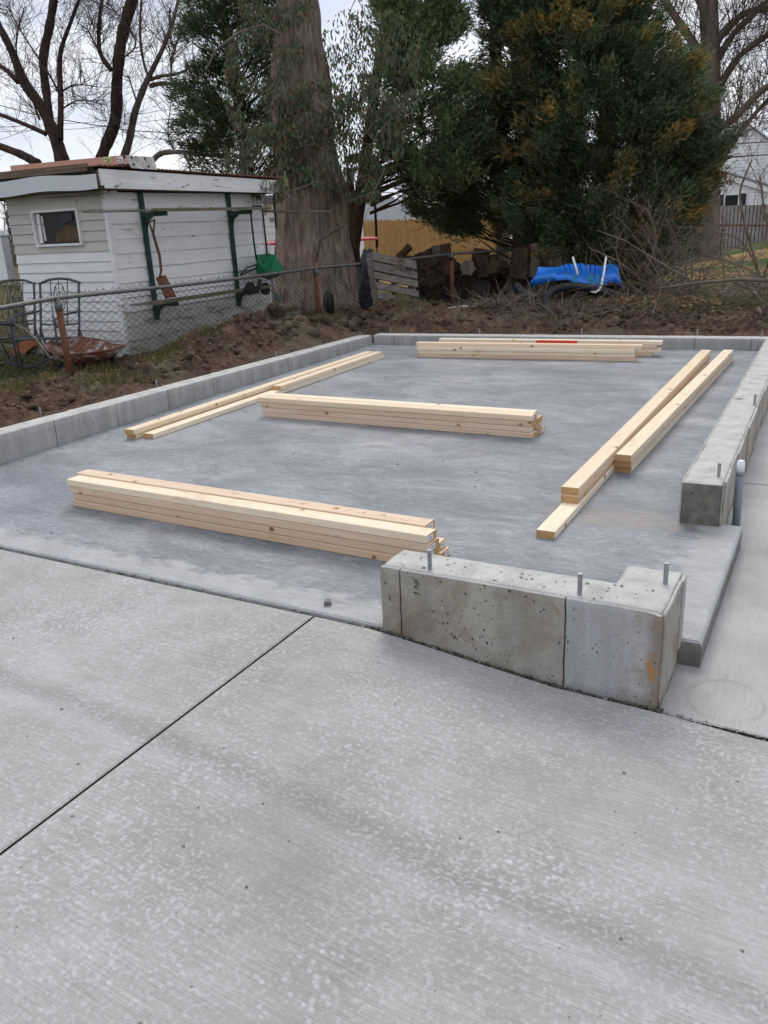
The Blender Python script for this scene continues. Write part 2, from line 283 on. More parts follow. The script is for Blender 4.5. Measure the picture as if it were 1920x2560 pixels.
def m_stripes():
    m = Mt('striped_cushion_fabric', .9, .1); X, Y, Z = m.xyz(m.obj()); s = m.ma('FRACT', m.ma('MULTIPLY', X, 7.5))
    n = m.n('ShaderNodeValToRGB'); n.color_ramp.interpolation = 'CONSTANT'; m.put(n.inputs[0], s); el = n.color_ramp.elements
    st = [(0, (.20, .17, .08)), (.2, (.35, .31, .2)), (.3, (.12, .11, .08)), (.5, (.24, .22, .1)), (.62, (.07, .06, .045)), (.75, (.33, .3, .2)), (.85, (.13, .13, .06))]
    while len(el) < len(st): el.new(.5)
    for i, (q, c) in enumerate(st): el[i].position = q; el[i].color = (*c, 1)
    m.col(n.outputs[0]); return m.m
def m_net():
    m = Mt('black_safety_net', .9, .1); m.col((.02, .02, .022)); m.b.inputs['Alpha'].default_value = .5; return m.m
def m_far(name, a, b, sc):
    m = Mt(name, .9, .1); m.col(m.ramp(m.noise(m.pos(), sc, 4), [(.3, b), (.7, a)])); return m.m

MAT = {}
def build_mats():
    M_ = MAT
    M_['drive'] = m_driveway(); M_['walk'] = m_walk(); M_['slab'] = m_slab()
    M_['warm'] = m_formed('formed_concrete_warm', (.35, .33, .285), .75, .15, 1.5); M_['cool'] = m_formed('formed_concrete_cool', (.37, .375, .38), .2, 0, .9, corner=True)
    M_['formed'] = m_formed('formed_concrete_pale', (.37, .365, .35), .15, 0, .9); M_['damp'] = m_formed('broken_damp_concrete_end', (.19, .185, .165), .35, .65, 1.2)
    M_['ledge'] = m_formed('rough_ledge_edge', (.24, .24, .225), .2, .35, 1.6); M_['top'] = m_walltop(); M_['side'] = m_formed('formed_concrete_stained', (.35, .33, .29), .8, .05, 1)
    M_['pine'] = m_pine('sawn_pine', (.90, .80, .64), (.78, .65, .47)); M_['pinep'] = m_pine('sawn_pine_pinkish', (.80, .66, .51), (.64, .48, .34))
    M_['end'] = m_endgrain('pine_end_grain', (.58, .36, .17)); M_['label'] = m_label()
    M_['bolt'] = simple('galvanised_steel', (.33, .34, .36), .45, .2, 60, .8)
    M_['pvc'] = simple('grey_conduit_plastic', (.22, .25, .30), .5, .08); M_['white'] = simple('white_plastic', (.78, .79, .80), .4, .05)
    M_['vinyl'] = m_paint('vinyl_siding_white', (.80, .80, .80), 0); M_['peel'] = m_paint('peeling_white_paint', (.80, .80, .785), .33)
    M_['peel2'] = m_paint('badly_peeling_white_paint', (.6, .6, .56), .5, (.3, .27, .22), .5); M_['almond'] = m_paint('vinyl_siding_yellowed', (.56, .54, .49), 0)
    M_['fascia'] = m_paint('peeling_fascia_paint', (.76, .76, .75), .38, (.2, .19, .15), .25); M_['alum'] = simple('bent_white_fascia_metal', (.58, .61, .64), .45, .04, 2)
    M_['grn'] = simple('dark_green_paint', (.02, .055, .045), .5, .4, 12); M_['oldw'] = m_wood('weathered_grey_wood', (.31, .28, .24), (.13, .11, .09), (14, 2, 40), .3)
    M_['mossw'] = m_wood('mossy_shelf_wood', (.25, .22, .15), (.10, .09, .06), (40, 2, 40), .7); M_['pal'] = m_wood('weathered_pallet_wood', (.26, .22, .19), (.10, .082, .068), (6, 6, 40))
    M_['brownw'] = m_wood('brown_weathered_plank', (.24, .18, .13), (.12, .09, .065), (2, 2, 30)); M_['rustmet'] = m_rust('rusted_sheet_metal'); M_['rustpost'] = m_rust('rusty_fence_post', (.20, .08, .035), (.10, .045, .03), (.28, .27, .25), .66)
    M_['tray'] = m_rust('rusted_barrow_tray', (.22, .08, .04), (.10, .045, .03), (.42, .38, .36), .55); M_['galv'] = simple('dull_galvanised_rail', (.17, .165, .16), .6, .3, 20, .5, .2)
    M_['wire'] = simple('weathered_fence_wire', (.06, .055, .05), .7, .3, 20, .3); M_['tan'] = m_wood('tan_picket_wood', (.50, .30, .12), (.34, .19, .075), (20, 20, 1.3))
    M_['greyf'] = m_wood('grey_picket_wood', (.42, .385, .37), (.30, .275, .265), (14, 14, 1)); M_['black'] = simple('black_rubber', (.018, .018, .02), .6, .3)
    M_['blackp'] = simple('black_corrugated_plastic', (.022, .024, .03), .5, .3); M_['blue'] = simple('blue_moulded_plastic', (.015, .18, .66), .35, .12, 4, spec=.5)
    M_['lblue'] = simple('light_blue_moulding_mark', (.03, .26, .5), .4, .1); M_['green'] = simple('green_hopper_plastic', (.01, .16, .065), .4, .2, 5, spec=.5)
    M_['iron'] = simple('dark_grey_garden_iron', (.075, .085, .095), .55, .3, 30); M_['stripe'] = m_stripes(); M_['terra'] = simple('terracotta', (.38, .13, .05), .8, .2)
    M_['salmon'] = simple('salmon_fibreglass', (.56, .30, .22), .5, .08, 6); M_['cap'] = simple('grey_white_ladder_cap', (.50, .50, .46), .6, .15, 10)
    M_['yel'] = simple('yellow_green_warning_sticker', (.55, .62, .25), .5, .25, 60); M_['redp'] = simple('red_pad_vinyl', (.50, .05, .06), .5, .15)
    M_['redt'] = simple('red_tool_plastic', (.55, .03, .025), .4, .1); M_['net'] = m_net(); M_['soil'] = m_soil(); M_['ground'] = m_ground()
    M_['bigbark'] = m_bark('shaggy_grey_brown_bark', (.235, .19, .155), (.04, .030, .024), (.38, .315, .26)); M_['darkbark'] = m_bark('dark_brown_bark', (.075, .05, .036), (.03, .02, .016), (.12, .085, .06))
    M_['greybark'] = m_bark('grey_bark', (.155, .138, .12), (.075, .066, .057), (.23, .205, .18), .8); M_['blackbark'] = m_bark('dark_maple_bark', (.05, .035, .03), (.022, .016, .014), (.095, .07, .058)); M_['twig'] = simple('thin_bare_twigs', (.11, .08, .065), .9, .3)
    M_['leaf'] = m_leaf('evergreen_foliage', .2); M_['ivy'] = m_leaf('drooping_vine_leaves', .25); M_['grass'] = m_leaf('short_grass', .3)
    M_['stick'] = simple('dry_sticks', (.17, .13, .10), .9, .45, 3); M_['roofg'] = m_far('grey_roof_shingles', (.23, .235, .25), (.16, .165, .18), 3); M_['brick'] = simple('red_brick', (.28, .05, .035), .85, .2)
    M_['sid'] = simple('white_house_siding', (.78, .78, .79), .6, .04, 1); M_['shut'] = simple('black_shutter', (.03, .03, .033), .6, .2); M_['glass_or_opening'] = simple('dark_glass_and_opening', (.02, .022, .022), .35, .3, 1, spec=.2)
    M_['dark'] = simple('dark_opening', (.02, .018, .016), .9, .3); M_['card'] = simple('brown_cardboard', (.10, .065, .035), .9, .4, 5); M_['tarp'] = simple('dark_tarpaulin', (.03, .033, .04), .55, .6, 14, bump=.6)
    M_['mud'] = simple('dark_wet_crumbs', (.085, .08, .066), .95, .5, 30); M_['concrete_bit'] = simple('concrete_crumbs', (.22, .215, .2), .95, .35, 30); M_['ink'] = simple('pencil_mark', (.04, .04, .04), .9, .1); M_['teal'] = simple('teal_rake_plastic', (.20, .30, .31), .6, .2)
    M_['wire2'] = simple('overhead_cable', (.05, .05, .055), .8, .1); M_['white_sheet'] = simple('dirty_white_board', (.55, .54, .5), .8, .2, 5); M_['panelg'] = m_wood('grey_green_weathered_panel', (.25, .25, .235), (.13, .13, .115), (30, 2, 2), .4)
build_mats()

# ------------------------------------------------------------ object helpers
def link(name, me, parent=None, loc=None):
    o = bpy.data.objects.new(name, me); COL.objects.link(o)
    if parent is not None: o.parent = parent
    if loc is not None: o.location = loc
    return o
def tag(o, label=None, cat=None, group=None, kind=None):
    if label: o['label'] = label
    if cat: o['category'] = cat
    if group: o['group'] = group
    if kind: o['kind'] = kind
    return o
def thing(name, label, cat, loc=(0, 0, 0), group=None, rz=0):
    o = bpy.data.objects.new(name, None); COL.objects.link(o); o.location = loc; o.rotation_euler = (0, 0, rz); o.empty_display_size = .1
    return tag(o, label, cat, group)
class MB:
    def __init__(s): s.v = []; s.f = []; s.mi = []; s.cur = 0
    def add(s, vs, fs):
        n = len(s.v); s.v += [tuple(v) for v in vs]; s.f += [tuple(i + n for i in f) for f in fs]; s.mi += [s.cur] * len(fs); return s
    def hexa(s, b, t):     # bottom 4, top 4 (ccw from above)
        return s.add(list(b) + list(t), [(3, 2, 1, 0), (4, 5, 6, 7), (0, 1, 5, 4), (1, 2, 6, 5), (2, 3, 7, 6), (3, 0, 4, 7)])
    def box(s, c, d, R=None):
        c = Vector(c); q = []
        for z in (-.5, .5):
            for x, y in ((-.5, -.5), (.5, -.5), (.5, .5), (-.5, .5)):
                w = Vector((x * d[0], y * d[1], z * d[2])); q.append(c + (R @ w if R is not None else w))
        return s.hexa(q[:4], q[4:])
    def bar(s, p, q, w, h, up=(0, 0, 1)):   # box from p to q, width w (sideways), height h (along up)
        p, q = Vector(p), Vector(q); a = (q - p).normalized(); u = Vector(up); sd = a.cross(u)
        if sd.length < 1e-4: sd = a.cross(Vector((1, 0, 0)))
        sd.normalize(); u = sd.cross(a).normalized(); x, y = sd * w / 2, u * h / 2
        return s.hexa([p - x - y, q - x - y, q + x - y, p + x - y][::-1], [p - x + y, q - x + y, q + x + y, p + x + y][::-1])
    def tube(s, pts, r, n=8, cap=True):
        pts = [Vector(p) for p in pts]; m = len(pts); rr = r if isinstance(r, (list, tuple)) else [r] * m
        t = (pts[1] - pts[0]).normalized(); a = t.orthogonal().normalized(); vs = []
        for i in range(m):
            tn = (pts[min(i + 1, m - 1)] - pts[max(i - 1, 0)])
            if tn.length > 1e-9: t = tn.normalized()
            a = (a - t * a.dot(t)); a = a.normalized() if a.length > 1e-6 else t.orthogonal().normalized()
            b = t.cross(a)
            for k in range(n):
                an = 2 * math.pi * k / n; vs.append(pts[i] + (a * math.cos(an) + b * math.sin(an)) * rr[i])
        fs = [(i * n + k, i * n + (k + 1) % n, (i + 1) * n + (k + 1) % n, (i + 1) * n + k) for i in range(m - 1) for k in range(n)]
        if cap: fs += [tuple(range(n))[::-1], tuple(range((m - 1) * n, m * n))]
        return s.add(vs, fs)
    def poly(s, top, thick):     # flat polygon given by 3-D points, given thickness vector
        n = len(top); t = Vector(thick); a = [Vector(p) for p in top]
        return s.add(a + [p + t for p in a], [tuple(range(n))[::-1], tuple(range(n, 2 * n))] + [(i, (i + 1) % n, n + (i + 1) % n, n + i) for i in range(n)])
    def build(s, name, mats, parent=None, smooth=False, rel=True, label=None, kind=None):
        me = bpy.data.meshes.new(name); off = Vector(parent.location) if (parent is not None and rel) else Vector((0, 0, 0))
        if parent is not None and parent.parent is not None and rel: off = off + Vector(parent.parent.location)
        me.from_pydata([Vector(v) - off for v in s.v], [], s.f)
        for m in (mats if isinstance(mats, (list, tuple)) else [mats]): me.materials.append(MAT[m])
        me.polygons.foreach_set('material_index', s.mi)
        if smooth: me.polygons.foreach_set('use_smooth', [True] * len(s.f))
        me.update(); bm = bmesh.new(); bm.from_mesh(me); bmesh.ops.recalc_face_normals(bm, faces=bm.faces); bm.to_mesh(me); bm.free()
        o = link(name, me, parent)
        if label: o['label'] = label
        if kind: o['kind'] = kind
        return o
def npmesh(name, V, F, mats, tint=None, smooth=False, parent=None, fm=None):
    V = np.asarray(V, np.float32); F = np.asarray(F, np.int32); k = F.shape[1]
    me = bpy.data.meshes.new(name); me.vertices.add(len(V)); me.vertices.foreach_set('co', V.ravel())
    me.loops.add(F.size); me.loops.foreach_set('vertex_index', F.ravel()); me.polygons.add(len(F))
    me.polygons.foreach_set('loop_start', np.arange(0, F.size, k, dtype=np.int32)); me.polygons.foreach_set('loop_total', np.full(len(F), k, np.int32))
    for m in (mats if isinstance(mats, (list, tuple)) else [mats]): me.materials.append(MAT[m])
    if fm is not None: me.polygons.foreach_set('material_index', np.asarray(fm, np.int32))
    if smooth: me.polygons.foreach_set('use_smooth', np.ones(len(F), bool))
    if tint is not None:
        a = me.attributes.new('tint', 'FLOAT_COLOR', 'POINT'); t = np.ones((len(V), 4), np.float32); t[:, :3] = tint; a.data.foreach_set('color', t.ravel())
    me.update(calc_edges=True); me.validate()
    return link(name, me, parent)

# a cast concrete body: cells of a (u,v) grid, mapped to plan, with rough edges
def cast(name, us, vs, mask, mp, zt, zb, amp, mats, parent, top=1, nzr=5, rnd=.004, seed=3, chip=None):
    us = np.asarray(us); vs = np.asarray(vs); nu, nv = len(us), len(vs)
    cell = np.array([[mask((us[i] + us[i + 1]) / 2, (vs[j] + vs[j + 1]) / 2) for j in range(nv - 1)] for i in range(nu - 1)])
    V = []; F = []; FM = []; idx = {}
    def vid(i, j, k):
        key = (i, j, k)
        if key not in idx:
            x, y = mp(us[i], vs[j]); a, b = zb(us[i]), zt(us[i]); t = k / nzr; bd = any(not (0 <= p < nu - 1 and 0 <= q < nv - 1 and cell[p, q]) for p in (i - 1, i) for q in (j - 1, j))
            z = a + (b - a) * t
            P = np.array([x, y, z]); n = np.array([vnoise(P * 22, seed), vnoise(P * 22 + 9, seed), vnoise(P * 22 + 17, seed)]) * amp
            if k == nzr and bd: n[2] -= rnd + abs(vnoise(P * 35, seed + 1)) * amp * 1.5
            q = P + n
            if chip is not None:
                dv = q - np.array(chip[0]); ds = np.linalg.norm(dv * np.array([1, 1, .8]))
                if ds < chip[1]: q = q + np.array(chip[2]) * (chip[1] - ds) * (.75 + .5 * vnoise(P * 60, 8))
            idx[key] = len(V); V.append(q)
        return idx[key]
    for i in range(nu - 1):
        for j in range(nv - 1):
            if not cell[i, j]: continue
            F.append((vid(i, j, nzr), vid(i + 1, j, nzr), vid(i + 1, j + 1, nzr), vid(i, j + 1, nzr))); FM.append(top)
            for (di, dj, a, b) in ((0, -1, (i, j), (i + 1, j)), (1, 0, (i + 1, j), (i + 1, j + 1)), (0, 1, (i + 1, j + 1), (i, j + 1)), (-1, 0, (i, j + 1), (i, j))):
                p, q = i + di, j + dj
                if 0 <= p < nu - 1 and 0 <= q < nv - 1 and cell[p, q]: continue
                for k in range(nzr): F.append((vid(*a, k), vid(*b, k), vid(*b, k + 1), vid(*a, k + 1))); FM.append(0)
    off = np.array(parent.location) if parent is not None else 0
    o = npmesh(name, np.array(V) - off, F, mats, parent=parent, fm=FM)
    b = bmesh.new(); b.from_mesh(o.data); bmesh.ops.recalc_face_normals(b, faces=b.faces); b.to_mesh(o.data); b.free()
    return o
def seg(a, b, st): n = max(1, int(round(abs(b - a) / st))); return [a + (b - a) * i / n for i in range(n + 1)]

# ============================================================ GROUND
def wallx(y): return -4.88 - (y - 3.4) * .0455          # inner foot of the left wall
def gz(x, y):
    x = np.asarray(x, float); y = np.asarray(y, float)
    far = -0.17 + 0.21 * np.clip(x + 4.9, -2, 3.5)
    b = .06 + .03 * vnoise(np.stack([x * .7, y * .7, 0 * x], -1), 5)
    return b + (far - b) * sstep(13, 31, y)
def axis(lo, hi, a, b, st, g=1.25):
    r = list(np.arange(a, b + 1e-6, st)); s = st
    while r[-1] < hi: s *= g; r.append(r[-1] + s)
    s = st
    while r[0] > lo: s *= g; r.insert(0, r[0] - s)
    return r
PIT = (-5.22, 3.2, -30.0, 9.43)
xs = sorted(axis(-600, 600, -12, 4, .12) + [PIT[0] - .005, PIT[0] + .005, PIT[1] - .005, PIT[1] + .005]); ys = sorted(axis(-300, 900, 2, 34, .14) + [PIT[3] - .005, PIT[3] + .005])
Xg, Yg = np.meshgrid(xs, ys, indexing='ij'); Zg = gz(Xg, Yg)
pit = (Xg > PIT[0]) & (Xg < PIT[1]) & (Yg < PIT[3]) & (Yg > PIT[2]); Zg = np.where(pit, -.35, Zg)
P3 = np.stack([Xg, Yg, 0 * Xg], -1)
n1 = fbm(P3 * .5, 4, 2); n2 = fbm(P3 * 2.2, 3, 8)
grassc = np.array([.055, .075, .022]); strawc = np.array([.30, .20, .085]); dirtc = np.array([.095, .062, .042]); deadc = np.array([.13, .10, .055])
g = np.clip(.5 + n1 * .9 + n2 * .3, 0, 1)[..., None]; colr = deadc * (1 - g) + grassc * g
dm = sstep(.0, .5, .35 + n2 * .4 - np.maximum(Xg + 4, 0) * .3 - np.maximum(Yg - 12.5, 0) * .2)[..., None] * (Yg < 15)[..., None]
colr = colr * (1 - dm) + dirtc * dm
lv = (Xg < -6.5)[..., None] * (Yg < 8)[..., None] * np.clip(.7 + n2 * .5, 0, 1)[..., None]; colr = colr * (1 - lv) + grassc * .8 * lv
sm = (sstep(16, 18, Yg + n1) * (1 - sstep(24, 26, Yg + n1 * 2)))[..., None] * .85; colr = colr * (1 - sm) + strawc * (1 + .3 * n2[..., None]) * sm
gs = (sstep(19.5, 20.2, Yg + n2) * (1 - sstep(21, 21.6, Yg + n2)))[..., None]; colr = colr * (1 - gs) + np.array([.07, .11, .03]) * gs
nx, ny = Xg.shape; I = np.arange(nx * ny).reshape(nx, ny)
F = np.stack([I[:-1, :-1], I[1:, :-1], I[1:, 1:], I[:-1, 1:]], -1).reshape(-1, 4)
go = npmesh('ground', np.stack([Xg, Yg, Zg], -1).reshape(-1, 3), F, 'ground', colr.reshape(-1, 3), True); tag(go, kind='structure')

# dug soil banked against the outside of the foundation: one sheet
def soil_h(x, y):
    p = np.stack([x, y, 0 * x], -1); w = -(x - (-4.88 - (y - 3.4) * .0455 - .19))        # metres outside left wall
    wb = y - (8.97 + (x + 5.13) * .0772 + .19)                                       # metres beyond back wall
    d = np.maximum(w, wb)
    ztop = .195 - (y - 3.6) * .0145; ztop = np.where(wb > 0, .112, ztop)
    bank = np.exp(-((d - .75) / .55) ** 2)
    left = (w > 0) & (wb < .4)
    ph = np.where(left, .06 + .25 * np.exp(-((y - 7.9) / .9) ** 2) + .10 * np.exp(-((y - 10) / .8) ** 2) - .05 * np.exp(-((y - 5) / 1.2) ** 2),
                  .06 + .30 * np.exp(-(((x + 5.3) / .75) ** 2 + ((y - 10.35) / .5) ** 2)) + .03 * np.sin(x * 2.3))
    n = fbm(p * 2.4, 3, 21) * .055 + np.abs(fbm(p * 7, 3, 31)) * .055 + np.abs(vnoise(p * 22, 41)) * .018 + .012 * vnoise(p * 45, 44)
    z = (ztop - .05) * np.exp(-np.maximum(d, 0) * .6) + .05 + bank * ph + n * sstep(.0, .25, d) * 1.25 - .03 * (1 - sstep(0, .12, d)) - .15 * sstep(1.6, 2.3, d)
    return z
def soil_sheet(x0, x1, y0, y1, st, keep):
    X, Y = np.meshgrid(np.arange(x0, x1, st), np.arange(y0, y1, st), indexing='ij'); Z = soil_h(X, Y); I = np.arange(X.size).reshape(X.shape)
    F = np.stack([I[:-1, :-1], I[1:, :-1], I[1:, 1:], I[:-1, 1:]], -1).reshape(-1, 4); k = keep(X, Y).ravel(); F = F[k[F].all(1)]
    return np.stack([X, Y, Z], -1).reshape(-1, 3), F
def keep(X, Y): w = -(X - (-4.88 - (Y - 3.4) * .0455 - .12)); wb = Y - (8.97 + (X + 5.13) * .0772 + .12); return np.maximum(w, wb) > 0
V, F = soil_sheet(-7.6, 3.0, 2.2, 12.3, .022, keep)
u, inv = np.unique(F, return_inverse=True); so_ = npmesh('dug_soil', V[u], inv.reshape(F.shape), 'soil', None, True)
tag(so_, kind='structure')

# clods
def clods(n, region, rmin, rmax, name, mat, label, zf, sink=.3, seed=1, grp=None):
    r = np.random.default_rng(seed); b = bmesh.new(); bmesh.ops.create_icosphere(b, subdivisions=2, radius=1); base = np.array([v.co[:] for v in b.verts]); fc = np.array([[v.index for v in f.verts] for f in b.faces]); b.free()
    Vs = []; Fs = []; c = 0
    pts = region(n, r)
    for i in range(len(pts)):
        s = rmin + (rmax - rmin) * r.random() ** 3; q = base * (1 + .45 * vnoise(base * 1.3 + i * 3.7, 2)[:, None] + .35 * np.round(vnoise(base * 3.1 + i * 1.7, 5)[:, None] * 2.5) / 2.5) * (s * np.array([1, .7 + .5 * r.random(), .55 + .3 * r.random()]))
        a = r.random() * 6.28; R = np.array([[math.cos(a), -math.sin(a), 0], [math.sin(a), math.cos(a), 0], [0, 0, 1]])
        x, y = pts[i]; z = float(zf(np.array([x]), np.array([y]))[0]); Vs.append(q @ R.T + [x, y, z + s * (.5 - sink)]); Fs.append(fc + c); c += len(base)
    o = npmesh(name, np.concatenate(Vs), np.concatenate(Fs), mat); tag(o, label, 'soil' if mat == 'soil' else 'crumbs', kind='stuff'); return o
def reg_left(n, r):
    y = r.uniform(3.2, 10.5, n); x = np.array([wallx(v) - .25 for v in y]) - r.gamma(2., .33, n); return np.stack([x, y], 1)
def reg_back(n, r):
    x = r.uniform(-6.4, .6, n); y = 9.25 + (x + 5.13) * .077 + .08 + r.gamma(2., .35, n); return np.stack([x, y], 1)
clods(1500, reg_left, .005, .042, 'soil_clods', 'soil', 'broken brown soil clods along the left foundation wall', soil_h, seed=3)
def reg_heap(n, r):
    c = np.array([(-5.95, 7.5), (-5.75, 7.9), (-6.1, 8.3), (-5.7, 8.9), (-5.6, 9.6)]); i = r.integers(0, 5, n); return c[i] + r.normal(0, .16, (n, 2))
clods(60, reg_heap, .04, .13, 'soil_clods', 'soil', 'big dark clods heaped in the middle of the left soil bank', soil_h, seed=5)
clods(1500, reg_back, .006, .036, 'soil_clods', 'soil', 'broken reddish soil clods beyond the back foundation wall', soil_h, seed=4)

# ============================================================ DRIVEWAY, WALK, SLAB
def dz(x): return -.006 + np.interp(x, [-1.44, -1.36, -1.0, -.70, -.38, -.1], [0, -.004, -.044, -.074, -.080, -.094])
def sheet(name, x0, x1, y0, y1, zf, mat, parent=None, label=None, depth=.12, kind=None, extra=()):
    xs = sorted(set([x0, x0 + .006, x1 - .006, x1] + [v for v in seg(x0, x1, .12)[1:-1]] + list(extra))); ys = [y0, y0 + .006, y1 - .006, y1]
    ys = sorted(set([y0, y0 + .006] + seg(y0, y1, .25)[1:-1] + [y1 - .006, y1])); V = []; F = []
    for i, x in enumerate(xs):
        for j, y in enumerate(ys):
            z = zf(x) - (.004 if (i in (0, len(xs) - 1) or j in (0, len(ys) - 1)) else 0); V.append((x, y, z))
    nj = len(ys)
    for i in range(len(xs) - 1):
        for j in range(nj - 1): F.append((i * nj + j, (i + 1) * nj + j, (i + 1) * nj + j + 1, i * nj + j + 1))
    m = MB(); m.add(V, F); b = [(i, 0) for i in range(len(xs))] + [(len(xs) - 1, j) for j in range(1, nj)] + [(i, nj - 1) for i in range(len(xs) - 2, -1, -1)] + [(0, j) for j in range(nj - 2, 0, -1)]
    V2 = [V[i * nj + j] for i, j in b] + [(V[i * nj + j][0], V[i * nj + j][1], V[i * nj + j][2] - depth) for i, j in b]; n = len(b)
    m.cur = 1; m.add(V2, [(k, (k + 1) % n, n + (k + 1) % n, n + k) for k in range(n)])
    o = m.build(name, [mat, 'mud'], parent)
    if kind: o['kind'] = kind
    return o
drv = thing('driveway', None, None); drv['kind'] = 'structure'
sheet('concrete_bay', -7.0, -1.664, -1.9, 2.342, dz, 'drive', drv); sheet('concrete_bay', -1.655, 3.1, -1.9, 2.342, dz, 'drive', drv)
sheet('concrete_bay', -7.0, -1.664, -7, -1.91, dz, 'drive', drv); sheet('concrete_bay', -1.655, 3.1, -7, -1.91, dz, 'drive', drv)
wk = thing('side_walk', None, None); wk['kind'] = 'structure'
sheet('concrete_bay', -.52, 3.1, 2.361, 4.93, lambda x: -.1 + 0 * x, 'walk', wk); sheet('concrete_bay', -.50, 3.1, 4.942, 14, lambda x: -.1 + 0 * x, 'walk', wk)
# floor slab with tooled edges
def make_slab():
    b = bmesh.new()
    pl = [(-5.0, 2.366), (-1.37, 2.366), (-1.37, 2.44), (-.47, 2.44), (-.47, 2.695), (-.303, 2.695), (-.309, 3.925), (-.47, 3.93), (-.60, 9.45), (-5.25, 9.1)]
    t = [b.verts.new((x, y, 0)) for x, y in pl]; f = b.faces.new(t); r = bmesh.ops.extrude_face_region(b, geom=[f]); vs = [v for v in r['geom'] if isinstance(v, bmesh.types.BMVert)]
    bmesh.ops.translate(b, verts=vs, vec=(0, 0, -.28)); b.faces.remove(f) if False else None
    ed = [e for e in b.edges if all(abs(v.co.z) < 1e-6 for v in e.verts) and any(abs(v.co.y - 2.366) < .001 or abs(v.co.x + .306) < .02 for v in e.verts)]
    bmesh.ops.bevel(b, geom=ed, offset=.02, segments=3, profile=.5, affect='EDGES'); bmesh.ops.recalc_face_normals(b, faces=b.faces)
    me = bpy.data.meshes.new('floor_slab'); b.to_mesh(me); b.free(); me.materials.append(MAT['slab']); me.materials.append(MAT['ledge'])
    for q in me.polygons:
        if q.normal.z < .2 and q.center.x > -.5: q.material_index = 1
    return me
sb = link('floor_slab', make_slab()); sb['kind'] = 'structure'
def reg_joint(n, r):
    x = r.uniform(-3.6, 1.2, n); y = 2.355 + r.normal(0, .006, n); return np.stack([x, y], 1)
clods(420, reg_joint, .002, .0075, 'concrete_crumbs', 'concrete_bit', 'grey concrete crumbs lying in the joint at the slab edge', lambda x, y: dz(x) - .004, seed=8)
def reg_foot(n, r): return np.stack([r.uniform(-1.42, -.36, n), 2.352 + r.normal(0, .006, n)], 1)
clods(420, reg_foot, .002, .008, 'wet_crumbs', 'mud', 'dark crumbs and mud packed along the foot of the stub wall', lambda x, y: dz(x) - .003, seed=18)
def reg_top(n, r): return np.stack([r.uniform(-1.34, -.42, n), r.uniform(2.38, 2.52, n)], 1)
clods(130, reg_top, .0015, .006, 'concrete_crumbs', 'concrete_bit', 'loose grit lying on top of the stub wall', lambda x, y: .245 + 0 * x, seed=19)
def reg_scatter(n, r): return np.stack([r.uniform(-3.6, .6, n), r.uniform(.6, 2.3, n)], 1)
clods(150, reg_scatter, .0015, .0045, 'concrete_crumbs', 'concrete_bit', 'tiny grit specks scattered over the driveway', lambda x, y: dz(x), seed=9)
def reg_sc2(n, r): return np.stack([r.uniform(-4.4, -.4, n), r.uniform(2.45, 7.5, n)], 1)
clods(110, reg_sc2, .002, .008, 'concrete_crumbs', 'concrete_bit', 'small grit and crumbs scattered over the floor slab', lambda x, y: 0 * x, seed=10)
b = MB(); p = PZ(820, 1512); b.box(p + Vector((0, 0, .01)), (.028, .022, .02), Euler((.2, .1, .5)).to_matrix()); tag(b.build('concrete_chip', 'concrete_bit'), 'small loose grey concrete chip on the slab edge left of the stub wall', 'stone')

# ============================================================ FOUNDATION WALLS
def bolt(parent, p, h=.075, lean=(0, 0), washer=True):
    m = MB(); p = Vector(p); q = p + Vector((lean[0], lean[1], h)); m.tube([p - Vector((0, 0, .02)), q], .0075, 10)
    for k in range(9): a = p.lerp(q, .12 + .1 * k); m.tube([a, a + (q - p).normalized() * .002], .0086, 10)
    m.build('anchor_bolt', 'bolt', parent)
# front stub wall with a short return
fw = thing('stub_foundation_wall', 'thick L shaped concrete stub wall nearest the camera, rust stained at its front corner', 'wall', (-.87, 2.44, 0))
x0, x1, y0, y1 = -1.36, -.385, 2.372, 2.535
cast('wall_core', [x0, x0 + .012] + seg(x0 + .04, -.585, .035) + [-.565] + seg(-.54, x1 - .012, .035) + [x1], [y0, y0 + .012] + seg(y0 + .03, y1 - .012, .03) + [y1] + seg(y1 + .03, 2.70, .03),
     lambda x, y: y < y1 or x > -.565, lambda x, y: (x, y), lambda x: .246, lambda x: -.14, .0035, ['warm', 'top'], fw, chip=((-.385, 2.362, .25), .03, (-.25, .2, -.4)))
for a, c, mt, lb in ((-1.364, -1.289, 'warm', 'narrow pitted panel at the left end'), (-1.283, -.686, 'warm', 'long brown stained panel'), (-.680, -.381, 'cool', 'cleaner blue grey panel at the right')):
    o = cast('form_panel', [a, a + .006] + seg(a + .03, c - .03, .03) + [c - .006, c], [2.357, 2.363, 2.371], lambda x, y: True, lambda x, y: (x, y), lambda x: .2455, lambda x: -.13, .0018, [mt, 'top'], fw, nzr=14, rnd=.004, chip=((-.385, 2.362, .25), .03, (-.25, .2, -.4))); o['label'] = lb
o = cast('form_panel', [2.372, 2.378] + seg(2.4, 2.60, .03) + [2.633, 2.639], [-.384, -.379, -.374], lambda u, v: True, lambda u, v: (v, u), lambda u: .244, lambda u: -.13, .0018, ['side', 'top'], fw, nzr=14, rnd=.004, chip=((-.385, 2.362, .25), .03, (-.25, .2, -.4))); o['label'] = 'brown stained side panel'
o = cast('form_panel', [2.646, 2.652] + seg(2.67, 2.69, .03) + [2.703, 2.709], [-.384, -.376, -.370], lambda u, v: True, lambda u, v: (v, u), lambda u: .240, lambda u: -.02, .0018, ['formed', 'top'], fw, nzr=7, rnd=.004)
for px, py in ((1075, 1424), (1449, 1487), (1663, 1460)): bolt(fw, PZ(px, py, .246), .075)
mk = MB()
